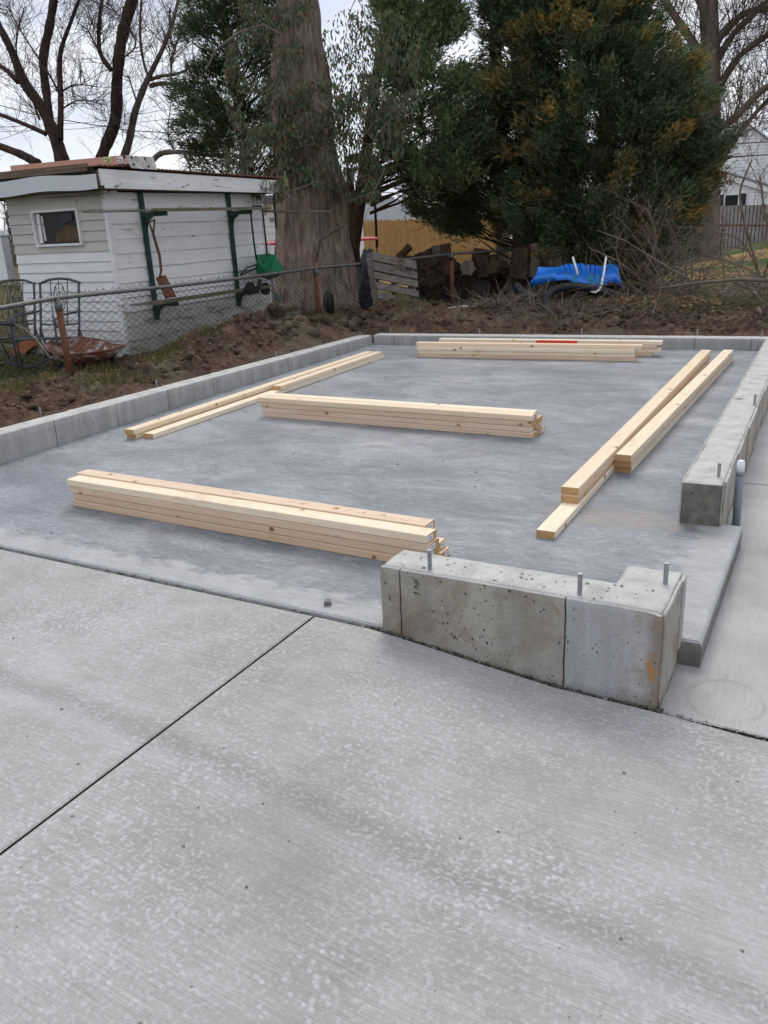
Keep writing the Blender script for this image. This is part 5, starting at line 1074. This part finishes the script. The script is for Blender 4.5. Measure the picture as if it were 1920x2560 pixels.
m = MB(); m.box(PY(1918, 420, 44.94), (.14, .06, 2.4)); m.build('corner_board', 'white', ho)
# lower wing with its own gable slope
wg = PY(1790, 432, 42); wr = PY(1905, 472, 42); wb0 = PY(1790, 560, 42).z
m = MB(); m.poly([(wg.x - 3, 42.02, wb0), (wr.x, 42.02, wb0), (wr.x, 42.02, wr.z), (wg.x, 42.02, wg.z), (wg.x - 3, 42.02, wg.z - .8)], (0, 2.8, 0)); m.build('wing_wall', 'sid', ho)
z = wb0
while z < wg.z - .1:
    xr = wr.x if z < wr.z - .14 else wg.x + (wr.x - wg.x) * (wg.z - z - .14) / (wg.z - wr.z); m = MB(); m.hexa([(wg.x - .3, 41.97, z), (xr, 41.97, z), (xr, 42.01, z), (wg.x - .3, 42.01, z)], [(wg.x - .3, 41.99, z + .137), (xr - .1, 41.99, z + .137), (xr - .1, 42.01, z + .137), (wg.x - .3, 42.01, z + .137)]); m.build('siding_board', 'sid', ho); z += .14
m = MB(); m.bar((wg.x - .2, 41.9, wg.z + .05), (wr.x + .5, 41.9, wr.z - .12), .14, .22, (0, 0, 1)); m.build('barge_board', 'white', ho)
m = MB(); m.bar((wg.x - .2, 43.4, wg.z + .2), (wr.x + .5, 43.4, wr.z + .03), 3.2, .06, (0, 0, 1)); m.build('wing_roof', 'roofg', ho)
q = PY(1829, 501, 41.93); m = MB(); [m.box(q + Vector(o_), d_) for o_, d_ in (((-.30, 0, 0), (.06, .05, .50)), ((.30, 0, 0), (.06, .05, .50)), ((0, 0, .25), (.54, .05, .06)), ((0, 0, -.25), (.54, .05, .06)))]; wf = m.build('window_frame', 'white', ho)
m = MB(); m.box(q + Vector((0, .02, 0)), (.54, .02, .46)); m.build('pane', 'glass_or_opening', wf)
for s in (-1, 1): m = MB(); m.box(q + Vector((s * .46, 0, 0)), (.26, .04, .52)); m.build('shutter', 'shut', ho)

# trampoline behind the big trunk
tp = thing('trampoline', 'trampoline with red edge pads and black net poles behind the big trunk', 'trampoline', (-12.2, 18.2, 0))
tc_ = PY(785, 606, 18.4); RR = 1.62; zc = tc_.z
V = []; F = []; n = 48
for i in range(n):
    a = 2 * math.pi * i / n
    for rr_, zz in ((RR, .0), (RR, .045), (RR - .06, .06), (RR - .28, .03), (RR - .28, -.0)): V.append((tc_.x + rr_ * math.cos(a), 18.4 + rr_ * math.sin(a), zc + zz))
for i in range(n):
    for j in range(5): F.append((i * 5 + j, ((i + 1) % n) * 5 + j, ((i + 1) % n) * 5 + (j + 1) % 5, i * 5 + (j + 1) % 5))
m = MB(); m.add(V, F); m.build('edge_pad', 'redp', tp, True)
m = MB(); m.add([(tc_.x + (RR - .27) * math.cos(2 * math.pi * i / n), 18.4 + (RR - .27) * math.sin(2 * math.pi * i / n), zc + .01) for i in range(n)], [tuple(range(n))]); m.build('jump_mat', 'black', tp)
for i in range(6):
    a = math.radians(-20 + 60 * i); x, y = tc_.x + RR * math.cos(a), 18.4 + RR * math.sin(a)
    m = MB(); m.tube([(x, y, -.05), (x, y, zc)], .022, 8); m.build('leg', 'galv', tp); m = MB(); m.tube([(x, y, zc - .2), (x * 1.0, y, zc + 1.1), (x - .12 * math.cos(a), y - .12 * math.sin(a), zc + 1.75)], .035, 8); m.build('net_pole', 'black', tp, True)
m = MB(); a0, a1 = math.radians(-20), math.radians(-42); [m.add([(tc_.x + RR * .98 * math.cos(a0 + (a1 - a0) * k / 4), 18.4 + RR * .98 * math.sin(a0 + (a1 - a0) * k / 4), zc + h) for k in (j, j + 1) for h in (.05, 1.6)], [(0, 1, 3, 2)]) for j in range(4)]; m.build('net', 'net', tp)

# overhead cables
for lb, pts in (('thick overhead cable sagging across the left trees', [(-30, 255), (80, 285), (160, 300), (320, 326), (420, 332), (560, 330)]), ('thin overhead cable rising rightwards across the left trees', [(-30, 320), (240, 305), (380, 280), (520, 258)]), ('upper overhead cable sloping across the left trees', [(-30, 330), (200, 322), (400, 300), (560, 290)]),
               ('dark cable crossing high before the white gabled house', [(1560, 370), (1700, 366), (1800, 362), (1960, 352)]), ('dark cable crossing lower before the white gabled house', [(1690, 402), (1800, 393), (1960, 384)])):
    m = MB(); Yc = 26 if pts[0][0] < 0 else 38; m.tube([PY(x, y, Yc) for x, y in pts], .018 if 'thick' in lb or 'dark' in lb else .009, 5); tag(m.build('overhead_cable', 'wire2', None, True), lb, 'cable')

# ============================================================ TREES
def big_trunk():
    prof = [(-60, 690, 765), (0, 697, 790), (200, 690, 818), (400, 698, 838), (500, 702, 852), (600, 692, 866), (640, 688, 876), (700, 680, 884), (745, 668, 896), (775, 655, 908)]
    D = 12.8; rows = []
    for y, l, r in prof: a, b = PY(l, y, D), PY(r, y, D); rows.append(((a.z + b.z) / 2, (a.x + b.x) / 2, (b.x - a.x) / 2 * .88))
    rows = sorted(rows); zs = [q[0] for q in rows]; H = np.linspace(max(zs[0], -.1), zs[-1], 230); H = np.concatenate([H, np.linspace(zs[-1] + .1, zs[-1] + 4.5, 30)])
    cx = np.interp(H, zs, [q[1] for q in rows]); rd = np.interp(H, zs, [q[2] for q in rows]); over = np.maximum(H - zs[-1], 0); rd = rd * (1 - over * .13); n = 230; A = np.linspace(0, 2 * np.pi, n, endpoint=False)
    a, h = np.meshgrid(A, H); P = np.stack([np.cos(a) * 1.0, np.sin(a) * 1.0, h * .12], -1)
    fl = .10 * vnoise(P * np.array([1.6, 1.6, 2]), 2) ; st = np.abs(vnoise(np.stack([np.cos(a) * 13, np.sin(a) * 13, h * .55], -1), 4)) + .5 * np.abs(vnoise(np.stack([np.cos(a) * 29, np.sin(a) * 29, h * 1.3], -1), 9))
    br = vnoise(np.stack([np.cos(a) * 9, np.sin(a) * 9, h * 2.8], -1), 14)
    R = rd[:, None] * (1 + fl * (1 + .8 * np.exp(-np.maximum(h - .1, 0) * 1.6))) + .06 * st + .02 * br
    V = np.stack([cx[:, None] + R * np.cos(a), D + R * np.sin(a), h], -1).reshape(-1, 3); I = np.arange(len(H) * n).reshape(len(H), n); J = np.roll(I, -1, 1)
    F = np.stack([I[:-1], J[:-1], J[1:], I[1:]], -1).reshape(-1, 4); return V, F
bgt = thing('old_cedar_tree', 'huge shaggy barked old trunk draped in drooping evergreen vine leaves', 'tree', (-8.47, 12.8, 0))
V, F = big_trunk(); npmesh('trunk', V - np.array(bgt.location), F, 'bigbark', smooth=True, parent=bgt)

def leafmesh(name, B, D, Ln, Wd, tint, mat, parent, quad=False):
    n = len(B); S = np.cross(D, RNG.normal(size=(n, 3))); S /= np.linalg.norm(S, axis=1, keepdims=True) + 1e-9
    L_ = Ln[:, None]; w = Wd[:, None]
    if quad:
        V = np.stack([B, B + D * L_ * .45 + S * w, B + D * L_, B + D * L_ * .45 - S * w], 1).reshape(-1, 3); F = np.arange(4 * n).reshape(-1, 4); T = np.repeat(tint, 4, 0)
    else:
        V = np.stack([B - S * w, B + S * w, B + D * L_], 1).reshape(-1, 3); F = np.arange(3 * n).reshape(-1, 3); T = np.repeat(tint, 3, 0)
    off = np.array(parent.location) if parent is not None else 0
    o = npmesh(name, V - off, F, mat, T, parent=parent); return o
def unit(v): return v / (np.linalg.norm(v, axis=-1, keepdims=True) + 1e-9)
def sprays(C, OUT, rad, nper, Ls, base, tipc, tipmask, spread=.75):
    """C clump centres, OUT outward dirs -> leaf blades: returns B,D,L,W,tint"""
    n = len(C) * nper; ci = np.repeat(np.arange(len(C)), nper); O = OUT[ci]
    u = RNG.normal(size=(n, 3)) * .5; along = RNG.random(n) ** .8
    P = C[ci] + u * rad[ci][:, None] * (1.0 - .55 * along[:, None]) + O * (along[:, None] - .3) * rad[ci][:, None] * 1.7
    D = unit(O + RNG.normal(size=(n, 3)) * spread * .6 + np.array([0, 0, .12])); S = unit(np.cross(D, RNG.normal(size=(n, 3))))
    L = Ls * (.6 + .8 * RNG.random(n)); Bs, Ds, Lw, Ts = [], [], [], []
    t = base[ci] * (.65 + .7 * RNG.random((n, 1))); tm = np.clip(tipmask[ci] * sstep(.35, .9, along), 0, 1)[:, None] * (RNG.random((n, 1)) < .85)
    t = t * (1 - tm) + tipc * (.7 + .6 * RNG.random((n, 1))) * tm
    for k, (q, s, l) in enumerate(((0, 0, 1), (.2, 1, .5), (.35, -1, .5), (.5, 1, .42), (.65, -1, .38))):
        Bs.append(P + D * (L * q)[:, None]); Ds.append(unit(D + S * s * .8)); Lw.append(L * l); Ts.append(t)
    return np.concatenate(Bs), np.concatenate(Ds), np.concatenate(Lw), np.concatenate(Ts)
def cedar(name, label, cx, cy, prof, trunk, nclump, nper, base, tipc, tipamt, seed, trunkmat='darkbark', Ls=.095, group=None, zmax=9., flat=1.0, xoff=None):
    """prof: list of (z, radius); crown axis at cx,cy"""
    global RNG
    RNG = np.random.default_rng(seed); t = thing(name, label, 'tree', (trunk[0], trunk[1], 0), group)
    m = MB(); m.tube([(trunk[0], trunk[1], -.1), (trunk[0] + .02, trunk[1], 1), (trunk[0] + (cx - trunk[0]) * .3, trunk[1], 3), (cx, cy, zmax)], [trunk[2] * 1.25, trunk[2], trunk[2] * .8, .03], 12); m.build('trunk', trunkmat, t, True)
    zp = np.array([p[0] for p in prof]); rp_ = np.array([p[1] for p in prof]); n = nclump
    # sample z with weight by circumference
    zz = np.linspace(zp[0], zp[-1], 400); wgt = np.interp(zz, zp, rp_) + .08; cdf = np.cumsum(wgt) / wgt.sum(); z = np.interp(RNG.random(n), cdf, zz)
    a = RNG.random(n) * 2 * np.pi; lob = 1 + .20 * vnoise(np.stack([np.cos(a) * 1.6, np.sin(a) * 1.6, z * 1.3], -1), seed) + .16 * vnoise(np.stack([np.cos(a) * 4, np.sin(a) * 4, z * 3.1], -1), seed + 3)
    f = 1 - .62 * RNG.random(n) ** 1.5; r = np.interp(z, zp, rp_) * lob * f
    xo = np.interp(z, zp, [q[2] if len(q) > 2 else 0 for q in prof])
    C = np.stack([cx + xo + r * np.cos(a), cy + r * np.sin(a) * flat, z], -1); O = unit(np.stack([np.cos(a), np.sin(a), .30 + .35 * RNG.random(n)], -1))
    ok = vnoise(C * 1.5, seed + 7) > -.40; ok &= z > .12
    C, O, f, z = C[ok], O[ok], f[ok], z[ok]
    rad = .16 + .16 * RNG.random(len(C)); bs = base * (.6 + .7 * RNG.random((len(C), 1)) + .4 * vnoise(C * 1.1, seed + 4)[:, None])
    tmn = sstep(-.15, .45, vnoise(C * 1.7, seed + 11) + (f - .85) * 1.2) * tipamt * (.4 + .6 * RNG.random(len(C)))
    B, D, L_, T = sprays(C, O, rad, nper, Ls, bs, tipc, tmn); o = leafmesh('foliage', B, D, L_, L_ * .08 + .003, T, 'leaf', t); o['kind'] = 'stuff'
    # limbs from the trunk to clumps
    m = MB(); k = 0
    for i in np.random.default_rng(seed).choice(len(C), min(90, len(C)), False):
        c = Vector(C[i]); s = Vector((cx + (trunk[0] - cx) * max(0, 1 - c.z / zmax), cy, max(.3, c.z - .35 - .2 * (c - Vector((cx, cy, c.z))).length))); m.tube([s, s.lerp(c, .5) + Vector((0, 0, -.06)), c], [.03, .018, .006], 5, False)
    lo = m.build('limbs', trunkmat, t); lo['kind'] = 'stuff'; return t
GR = np.array([.100, .138, .062]); GRL = np.array([.185, .245, .105]); OR = np.array([.44, .265, .075]); OLV = np.array([.26, .25, .08])
c0 = PY(1500, 700, 14.9)
def zr_(Y, pr, cxp):   # profile given as (py, left px, right px) -> z, radius, offset
    cx = PY(cxp, 700, Y).x; out_ = []
    for py, l, r in pr: a, b = PY(l, py, Y), PY(r, py, Y); out_.append(((a.z + b.z) / 2, (b.x - a.x) / 2, (a.x + b.x) / 2 - cx))
    return cx, sorted(out_)
cx, pr = zr_(15.2, [(735, 1430, 1600), (690, 1390, 1630), (640, 1360, 1665), (560, 1310, 1715), (470, 1300, 1765), (380, 1320, 1775), (280, 1290, 1745), (160, 1250, 1690), (0, 1230, 1600), (-300, 1300, 1500), (-500, 1380, 1420)], 1500)
cedar('red_cedar_tree', 'broad dark cedar with orange brown tips standing behind the blue shell', cx, 15.2, pr, (cx, 15.2, .16), 1450, 120, GR, OR, .95, 21, zmax=9)
cx2, pr2 = zr_(16.2, [(585, 1130, 1330), (540, 1080, 1400), (470, 1060, 1420), (380, 1090, 1440), (300, 1180, 1440), (200, 1290, 1440), (0, 1300, 1420), (-200, 1320, 1400)], 1300)
cedar('red_cedar_tree', 'dark cedar with bare black lower trunk between tan fence and blue shell', PY(1308, 700, 16.2).x, 16.2, pr2, (PY(1308, 700, 16.2).x, 16.2, .24), 650, 105, GR * .9, OR, .45, 22, zmax=9)
cx3, pr3 = zr_(14.2, [(470, 1040, 1180), (420, 980, 1215), (330, 960, 1205), (230, 985, 1190), (100, 980, 1140), (0, 960, 1110), (-250, 930, 1060)], 1080)
cedar('red_cedar_tree', 'brighter green cedar crown hanging right of the big vine covered trunk', cx3, 14.2, pr3, (PY(884, 680, 14.2).x, 14.2, .13), 460, 105, GRL, OLV, .5, 23, zmax=8)
cx4, pr4 = zr_(14.6, [(450, 560, 700), (400, 500, 720), (330, 510, 720), (240, 490, 720), (120, 500, 720), (0, 520, 720), (-250, 560, 700)], 600)
cedar('red_cedar_tree', 'dark cedar crown left of the big trunk above the shed roof', cx4, 14.6, pr4, (PY(660, 700, 14.6).x, 14.6, .12), 430, 105, GR, OLV, .3, 24, zmax=9)
# grey trunk seen behind at centre right
gt = thing('grey_trunk_tree', 'slender tree with pale grey bark left of the black cedar trunk', 'tree', tuple(PY(1256, 700, 18.5)))
m = MB(); m.tube([PY(1262, 720, 18.5), PY(1254, 560, 18.5), PY(1240, 300, 18.5), PY(1238, 60, 18.5), PY(1235, -200, 18.5)], [.19, .16, .13, .11, .07], 12); m.tube([PY(1245, 480, 18.5), PY(1225, 440, 18.3), PY(1195, 410, 18.2)], [.05, .04, .02], 6); m.build('trunk', 'greybark', gt, True)
# drooping vine leaves over the big trunk
def ivy(n, regs, seed):
    global RNG
    RNG = np.random.default_rng(seed); Bs = []; Ts = []
    for (px0, px1, py0, py1, y0, y1, w) in regs:
        k = int(n * w); px = RNG.uniform(px0, px1, k * 3); py = RNG.uniform(py0, py1, k * 3); Y = RNG.uniform(y0, y1, k * 3)
        u = (px - (px0 + px1) / 2) / ((px1 - px0) / 2); v = (py - (py0 + py1) / 2) / ((py1 - py0) / 2); ok = (u * u + v * v < 1.05 + .3 * RNG.random(k * 3)) & (vnoise(np.stack([px / 42, py / 42, Y * .9], -1), seed) > -.12)
        px, py, Y = px[ok][:k], py[ok][:k], Y[ok][:k]
        d = np.array([np.array(ray(a, b)) for a, b in zip(px, py)]); Bs.append(np.array([0, 0, 1.4]) + d * (Y / d[:, 1])[:, None]); c = np.where(RNG.random((len(px), 1)) < .72, np.array([[.105, .145, .075]]), np.where(RNG.random((len(px), 1)) < .6, np.array([[.19, .14, .06]]), np.array([[.14, .08, .05]])))
        Ts.append(c * (.5 + .9 * RNG.random((len(px), 1))))
    return np.concatenate(Bs), np.concatenate(Ts)
B, T = ivy(15500, [(560, 770, 60, 330, 11.7, 13.0, .20), (690, 1010, 180, 470, 11.5, 12.3, .34), (800, 1050, 20, 330, 11.6, 13.4, .20), (560, 720, 300, 480, 11.3, 12.6, .12), (845, 960, 380, 500, 11.6, 12.8, .10), (600, 790, -60, 60, 11.9, 12.6, .08), (622, 718, 395, 500, 9.7, 10.4, .035)], 31)
D = unit(np.array([0, 0, -1.0]) + RNG.normal(size=(len(B), 3)) * .36); Ll = .05 + .065 * RNG.random(len(B)); o = leafmesh('vine_leaves', B, D, Ll, Ll * .16, T, 'ivy', bgt, True); o['kind'] = 'stuff'
m = MB(); rr = random.Random(8)
for i in range(170):
    k = rr.randrange(len(B)); p = Vector(B[k]); d = Vector((rr.gauss(0, 1), rr.gauss(-.3, .5), rr.gauss(.1, .7))).normalized(); l = rr.uniform(.3, 1.0); m.tube([p - d * l / 2 + Vector((0, 0, -.06)), p, p + d * l / 2 + Vector((0, 0, -.08))], [.009, .006, .003], 4, False)
for pts in ([(790, 655), (800, 600), (862, 560), (868, 470), (840, 400), (790, 362), (720, 372)], [(868, 560), (850, 420), (800, 300), (760, 180)], [(700, 85), (660, 62), (600, 80), (540, 125), (515, 175)], [(700, 470), (690, 380), (695, 250)]):
    m.tube([PY(x, y, 12.0 - .02 * i) for i, (x, y) in enumerate(pts)], [.022] * (len(pts) - 1) + [.012], 6)
vo = m.build('vine_stems', 'greybark', bgt); vo['kind'] = 'stuff'

# bare trees: explicit stems + recursive twigs
def bare(name, label, Y, stems, ntw, seed, mat, twl=.9, tr=.007, levels=2, group=None, tmat='twig'):
    rr = random.Random(seed); base = PY(stems[0][0][0][0], stems[0][0][0][1], Y); t = thing(name, label, 'tree', (base.x, base.y, 0), group); mt = MB(); tw = MB(); P = []
    for pts, w0, w1 in stems:
        yo = rr.uniform(-.3, .3); q = [PY(x, y, Y + yo * i / len(pts)) for i, (x, y) in enumerate(pts)]; fine = []
        for i in range(len(q) - 1):
            p0, p1, p2, p3 = q[max(i - 1, 0)], q[i], q[i + 1], q[min(i + 2, len(q) - 1)]
            for k in range(5): s = k / 5; fine.append(.5 * ((2 * p1) + (p2 - p0) * s + (2 * p0 - 5 * p1 + 4 * p2 - p3) * s * s + (3 * p1 - p0 - 3 * p2 + p3) * s ** 3))
        fine.append(q[-1]); n = len(fine); sc = Y * 1.1 / FPX / 2
        rad = [(w0 + (w1 - w0) * i / (n - 1)) * sc * (1 + .06 * rr.gauss(0, 1)) for i in range(n)]; mt.tube(fine, rad, 9 if w0 > 12 else 6)
        for i in range(1, n): P.append((fine[i], (fine[i] - fine[i - 1]).normalized(), rad[i], w0))
    def grow(p, d, l, r, lv):
        pts = [p]; n = 4
        for k in range(n): d = (d + Vector((rr.gauss(0, .17), rr.gauss(0, .17), rr.gauss(.05, .15)))).normalized(); p = p + d * l / n; pts.append(p)
        tw.tube(pts, [r * (1 - .17 * k) for k in range(n + 1)], 3, False)
        if lv > 0:
            for k in range(rr.randint(2, 4)):
                q = pts[rr.randint(1, n)]; d2 = (d + Vector((rr.gauss(0, .6), rr.gauss(0, .6), rr.gauss(.05, .5)))).normalized(); grow(q, d2, l * rr.uniform(.45, .7), r * .6, lv - 1)
    ws = [1 / (q[2] + .02) for q in P]
    for _ in range(ntw):
        p, d, r, w0 = rr.choices(P, ws)[0]; s = d.cross(Vector((rr.gauss(0, 1), rr.gauss(0, 1), rr.gauss(0, 1)))).normalized(); grow(p, (d * .6 + s * .9 + Vector((0, 0, .25))).normalized(), twl * rr.uniform(.5, 1.3), min(tr * rr.uniform(.7, 1.6), r * .8), levels)
    if stems[0][1] > 12: pass
    b0 = stems[0][0][0]; q = PY(b0[0], b0[1], Y); mt.tube([(q.x + .05, q.y, -.1), q], [stems[0][1] * Y / FPX * .62, stems[0][1] * Y / FPX * .55], 10)
    mt.build('trunk', mat, t, True); o = tw.build('twigs', tmat, t); o['kind'] = 'stuff'; return t
GB = 'bare winter trees behind the shed'
bare('bare_maple_tree', 'multi stemmed dark bare tree, leftmost behind the shed', 15.5, [
    ([(160, 420), (140, 350), (105, 270), (60, 205), (30, 130), (-15, 40)], 44, 18), ([(125, 330), (118, 250), (108, 150), (125, 60), (140, -40)], 26, 22), ([(150, 350), (152, 250), (150, 140), (175, 60), (205, -20)], 20, 7),
    ([(45, 205), (20, 180), (-30, 140)], 16, 11), ([(95, 410), (50, 385), (-30, 355)], 28, 20), ([(115, 335), (60, 310), (-30, 275)], 14, 9), ([(150, 240), (125, 190), (60, 90), (20, 20)], 7, 3), ([(100, 300), (70, 220), (40, 120), (60, 20)], 6, 3), ([(152, 230), (190, 212), (250, 218)], 6, 2), ([(158, 270), (200, 250), (260, 262)], 5, 2)], 260, 41, 'blackbark', group=GB)
bare('bare_maple_tree', 'thick curved dark bare stem in the middle behind the shed roof', 16.0, [
    ([(248, 420), (262, 370), (288, 300), (292, 210), (300, 120), (318, 40), (345, -40)], 34, 28), ([(278, 175), (250, 130), (248, 60), (258, -20)], 14, 9), ([(250, 130), (232, 100), (218, 70)], 8, 2), ([(300, 150), (340, 110), (300, 40), (230, 0)], 5, 2)], 140, 42, 'blackbark', group=GB)
bare('bare_maple_tree', 'greyer leaning bare tree with long limbs nearest the cedar', 16.5, [
    ([(300, 420), (322, 355), (335, 290), (355, 230), (378, 180), (405, 125), (430, 60), (450, -20)], 24, 7), ([(372, 200), (405, 190), (440, 185), (470, 172), (485, 150)], 11, 4), ([(375, 215), (410, 208), (455, 215), (495, 228), (540, 262)], 12, 6), ([(372, 195), (358, 150), (350, 80), (355, -20)], 8, 6), ([(428, 183), (432, 140), (460, 60), (500, -10)], 6, 4), ([(340, 250), (326, 205), (322, 190)], 5, 3), ([(440, 128), (425, 90), (425, 20)], 5, 4),
    ([(375, 410), (400, 385), (440, 380), (500, 386), (560, 392)], 16, 8), ([(462, 386), (472, 410), (478, 428)], 7, 3), ([(435, 378), (420, 330), (430, 240)], 4, 2), ([(505, 380), (515, 345), (530, 325)], 6, 3)], 230, 43, 'greybark', group=GB)
bare('bare_oak_tree', 'large grey bare tree with many limbs beside the white house at right', 24, [
    ([(1765, 640), (1768, 450), (1772, 300), (1775, 150), (1770, 0), (1765, -120)], 52, 28), ([(1775, 190), (1740, 120), (1700, 60), (1660, 0), (1620, -60)], 20, 12), ([(1780, 250), (1820, 180), (1860, 130), (1960, 60)], 16, 9), ([(1782, 330), (1830, 300), (1900, 230), (1980, 180)], 16, 10), ([(1775, 130), (1810, 80), (1870, 30), (1960, 20)], 18, 10), ([(1778, 180), (1830, 90), (1900, 20), (1960, -40)], 14, 8), ([(1770, 60), (1745, 0), (1730, -80)], 12, 8), ([(1790, 420), (1850, 330), (1920, 250), (1980, 200)], 12, 7)], 280, 44, 'greybark', twl=1.3, tr=.011, levels=3)
bare('bare_sapling', 'small dark forked tree between the big trunk and the tan fence', 14.2, [
    ([(884, 700), (884, 600), (880, 520), (876, 480), (874, 420)], 32, 18), ([(884, 510), (905, 485), (950, 470), (1010, 445), (1080, 400)], 6, 2), ([(888, 500), (905, 440), (960, 400), (1000, 350)], 7, 3), ([(890, 490), (900, 420), (930, 340)], 7, 3), ([(930, 478), (975, 462), (1020, 470)], 4, 2)], 70, 45, 'darkbark', twl=.5, tr=.005)
# scrubby shrub at right
bare('bare_shrub', 'leafless scrubby shrub before the grey fence at the right edge', 14.5, [
    ([(1900, 700), (1880, 620), (1862, 560), (1850, 480), (1880, 400)], 7, 3), ([(1905, 700), (1930, 620), (1910, 520), (1900, 440)], 6, 3), ([(1890, 660), (1850, 600), (1800, 580), (1740, 570)], 5, 2), ([(1900, 690), (1840, 660), (1760, 640), (1690, 650)], 5, 2)], 34, 46, 'stick', twl=.8, tr=.005, tmat='stick')
bare('bare_shrub', 'bare cut sapling lying against the brush right of the blue shell', 12.6, [
    ([(1600, 735), (1620, 670), (1640, 600), (1625, 540), (1612, 520)], 5, 2), ([(1600, 735), (1560, 690), (1540, 620), (1560, 570)], 5, 2), ([(1610, 700), (1660, 650), (1690, 600)], 4, 2)], 42, 47, 'stick', twl=.5, tr=.0035, tmat='stick')
# distant bare woods
def woods(n, x0, x1, Y0, Y1, h0, h1, seed, label):
    rr = random.Random(seed); m = MB()
    for _ in range(n):
        y = rr.uniform(Y0, Y1); x = rr.uniform(x0, x1) * y / Y0; h = rr.uniform(h0, h1); p = Vector((x, y, -.5)); r = .09; pts = [p + Vector((rr.gauss(0, .1), 0, h * k / 5)) for k in range(6)]; m.tube(pts, [r * (1 - .15 * k) for k in range(6)], 4, False)
        for k in range(16):
            s = pts[0].lerp(pts[-1], rr.uniform(.3, 1)); l = h * rr.uniform(.12, .32); d = Vector((rr.gauss(0, .7), rr.gauss(0, .4), rr.uniform(.4, 1.2))).normalized(); e = s + d * l; m.tube([s, s.lerp(e, .5) + Vector((rr.gauss(0, .1), 0, 0)), e], [.035, .025, .012], 3, False)
            for j in range(3): s2 = s.lerp(e, rr.uniform(.3, .9)); d2 = (d + Vector((rr.gauss(0, .6), 0, rr.gauss(0, .4)))).normalized(); m.tube([s2, s2 + d2 * l * .45], [.02, .008], 3, False)
    return tag(m.build('distant_woods', 'twig'), label, 'woods', kind='stuff')
woods(110, -36, -20, 75, 105, 4.5, 7.5, 51, 'hazy brown band of far bare trees above the grey roofs')
woods(50, -58, -45, 45, 60, 3.5, 6.0, 52, 'far bare trees low on the left behind the shed')
woods(90, -16, 12, 75, 110, 8, 16, 53, 'far bare trees behind the white gabled house')

# ============================================================ GRASS, LEAVES
def grass(n, region, name, label, l0, l1, cols, seed, zf=None):
    global RNG
    RNG = np.random.default_rng(seed); x, y = region(n); z = gz(x, y) if zf is None else zf(x, y); B = np.stack([x, y, z - .005], -1); D = unit(np.stack([RNG.normal(0, .35, len(x)), RNG.normal(0, .35, len(x)), np.ones(len(x))], -1)); Ln = l0 + (l1 - l0) * RNG.random(len(x)); ci = RNG.integers(0, len(cols), len(x)); T = np.array(cols)[ci] * (.6 + .7 * RNG.random((len(x), 1)))
    o = leafmesh(name, B, D, Ln, np.full(len(x), .0035), T, 'grass', None); tag(o, label, 'grass', kind='stuff'); return o
def rg1(n): x = RNG.uniform(-10.5, -6.2, n); y = RNG.uniform(4.2, 7.1, n); k = (vnoise(np.stack([x * 1.6, y * 1.6, 0 * x], -1), 9) > -.35) & (x < -6.15 - .5 * vnoise(np.stack([x, y * 2, 0 * x], -1), 12)); return x[k], y[k]
grass(42000, rg1, 'lawn_grass', 'short thin green lawn grass by the rocking chairs and barrow', .02, .06, [(.05, .09, .02), (.08, .12, .03), (.16, .14, .06)], 61)
def rg2(n): x = RNG.uniform(-2.2, 1.8, n); y = RNG.uniform(10.6, 13.5, n); k = vnoise(np.stack([x * 1.3, y * 1.3, 0 * x], -1), 9) > -.25; return x[k], y[k]
grass(26000, rg2, 'lawn_grass', 'patchy green lawn grass behind the wall at right', .02, .055, [(.06, .11, .02), (.09, .14, .03), (.17, .14, .06)], 62)
def rg3(n): c = np.array([(-6.35, 5.9), (-6.4, 6.6), (-6.3, 7.4), (-5.95, 6.2), (-5.6, 5.2), (-5.2, 10.1), (-6.2, 8.4), (-5.9, 9.2), (-6.5, 5.0), (-6.2, 4.6), (-6.45, 7.1)]); i = RNG.integers(0, len(c), n); return c[i, 0] + RNG.normal(0, .12, n), c[i, 1] + RNG.normal(0, .2, n)
grass(7500, rg3, 'weed_tufts', 'straggly dry and green weed tufts on the banked soil', .04, .12, [(.06, .1, .02), (.22, .18, .07), (.16, .13, .06)], 63, soil_h)
def litter(n, x0, x1, y0, y1, seed, zf, label, cols, s=.02):
    global RNG
    RNG = np.random.default_rng(seed); x = RNG.uniform(x0, x1, n); y = RNG.uniform(y0, y1, n); B = np.stack([x, y, zf(x, y) + .008 + .06 * RNG.random(n) ** 3], -1); D = unit(RNG.normal(size=(n, 3)) * np.array([1, 1, .35])); Ln = s * (1 + 1.5 * RNG.random(n)); T = np.array(cols)[RNG.integers(0, len(cols), n)]
    o = leafmesh('leaf_litter', B, D, Ln, Ln * .3, T, 'ivy', None, True); tag(o, label, 'leaves', kind='stuff')
BR = [(.20, .12, .07), (.28, .2, .12), (.12, .07, .04), (.16, .15, .1)]
litter(5500, -10, -5.4, 3.6, 8, 71, lambda x, y: np.maximum(gz(x, y), soil_h(x, y)), 'dead leaves scattered over the ground along the chain link fence', BR, .014)
litter(5200, -4.6, -.6, 10.6, 12.2, 72, lambda x, y: gz(x, y) + .12 * RNG.random(len(x)), 'brown dead leaves over the brush pile ground', BR, .022)
litter(1500, -2.9, -1.4, 10.7, 11.4, 73, lambda x, y: gz(x, y) + .3 * RNG.random(len(x)), 'clump of dry green and brown leaves on the low brush at right', [(.08, .1, .04), (.2, .1, .05), (.25, .17, .08)], .035)
litter(2600, -9.8, -6.6, 10.8, 13, 74, lambda x, y: gz(x, y) + .1 * RNG.random(len(x)), 'dead leaves around the foot of the big trunk', BR, .02)
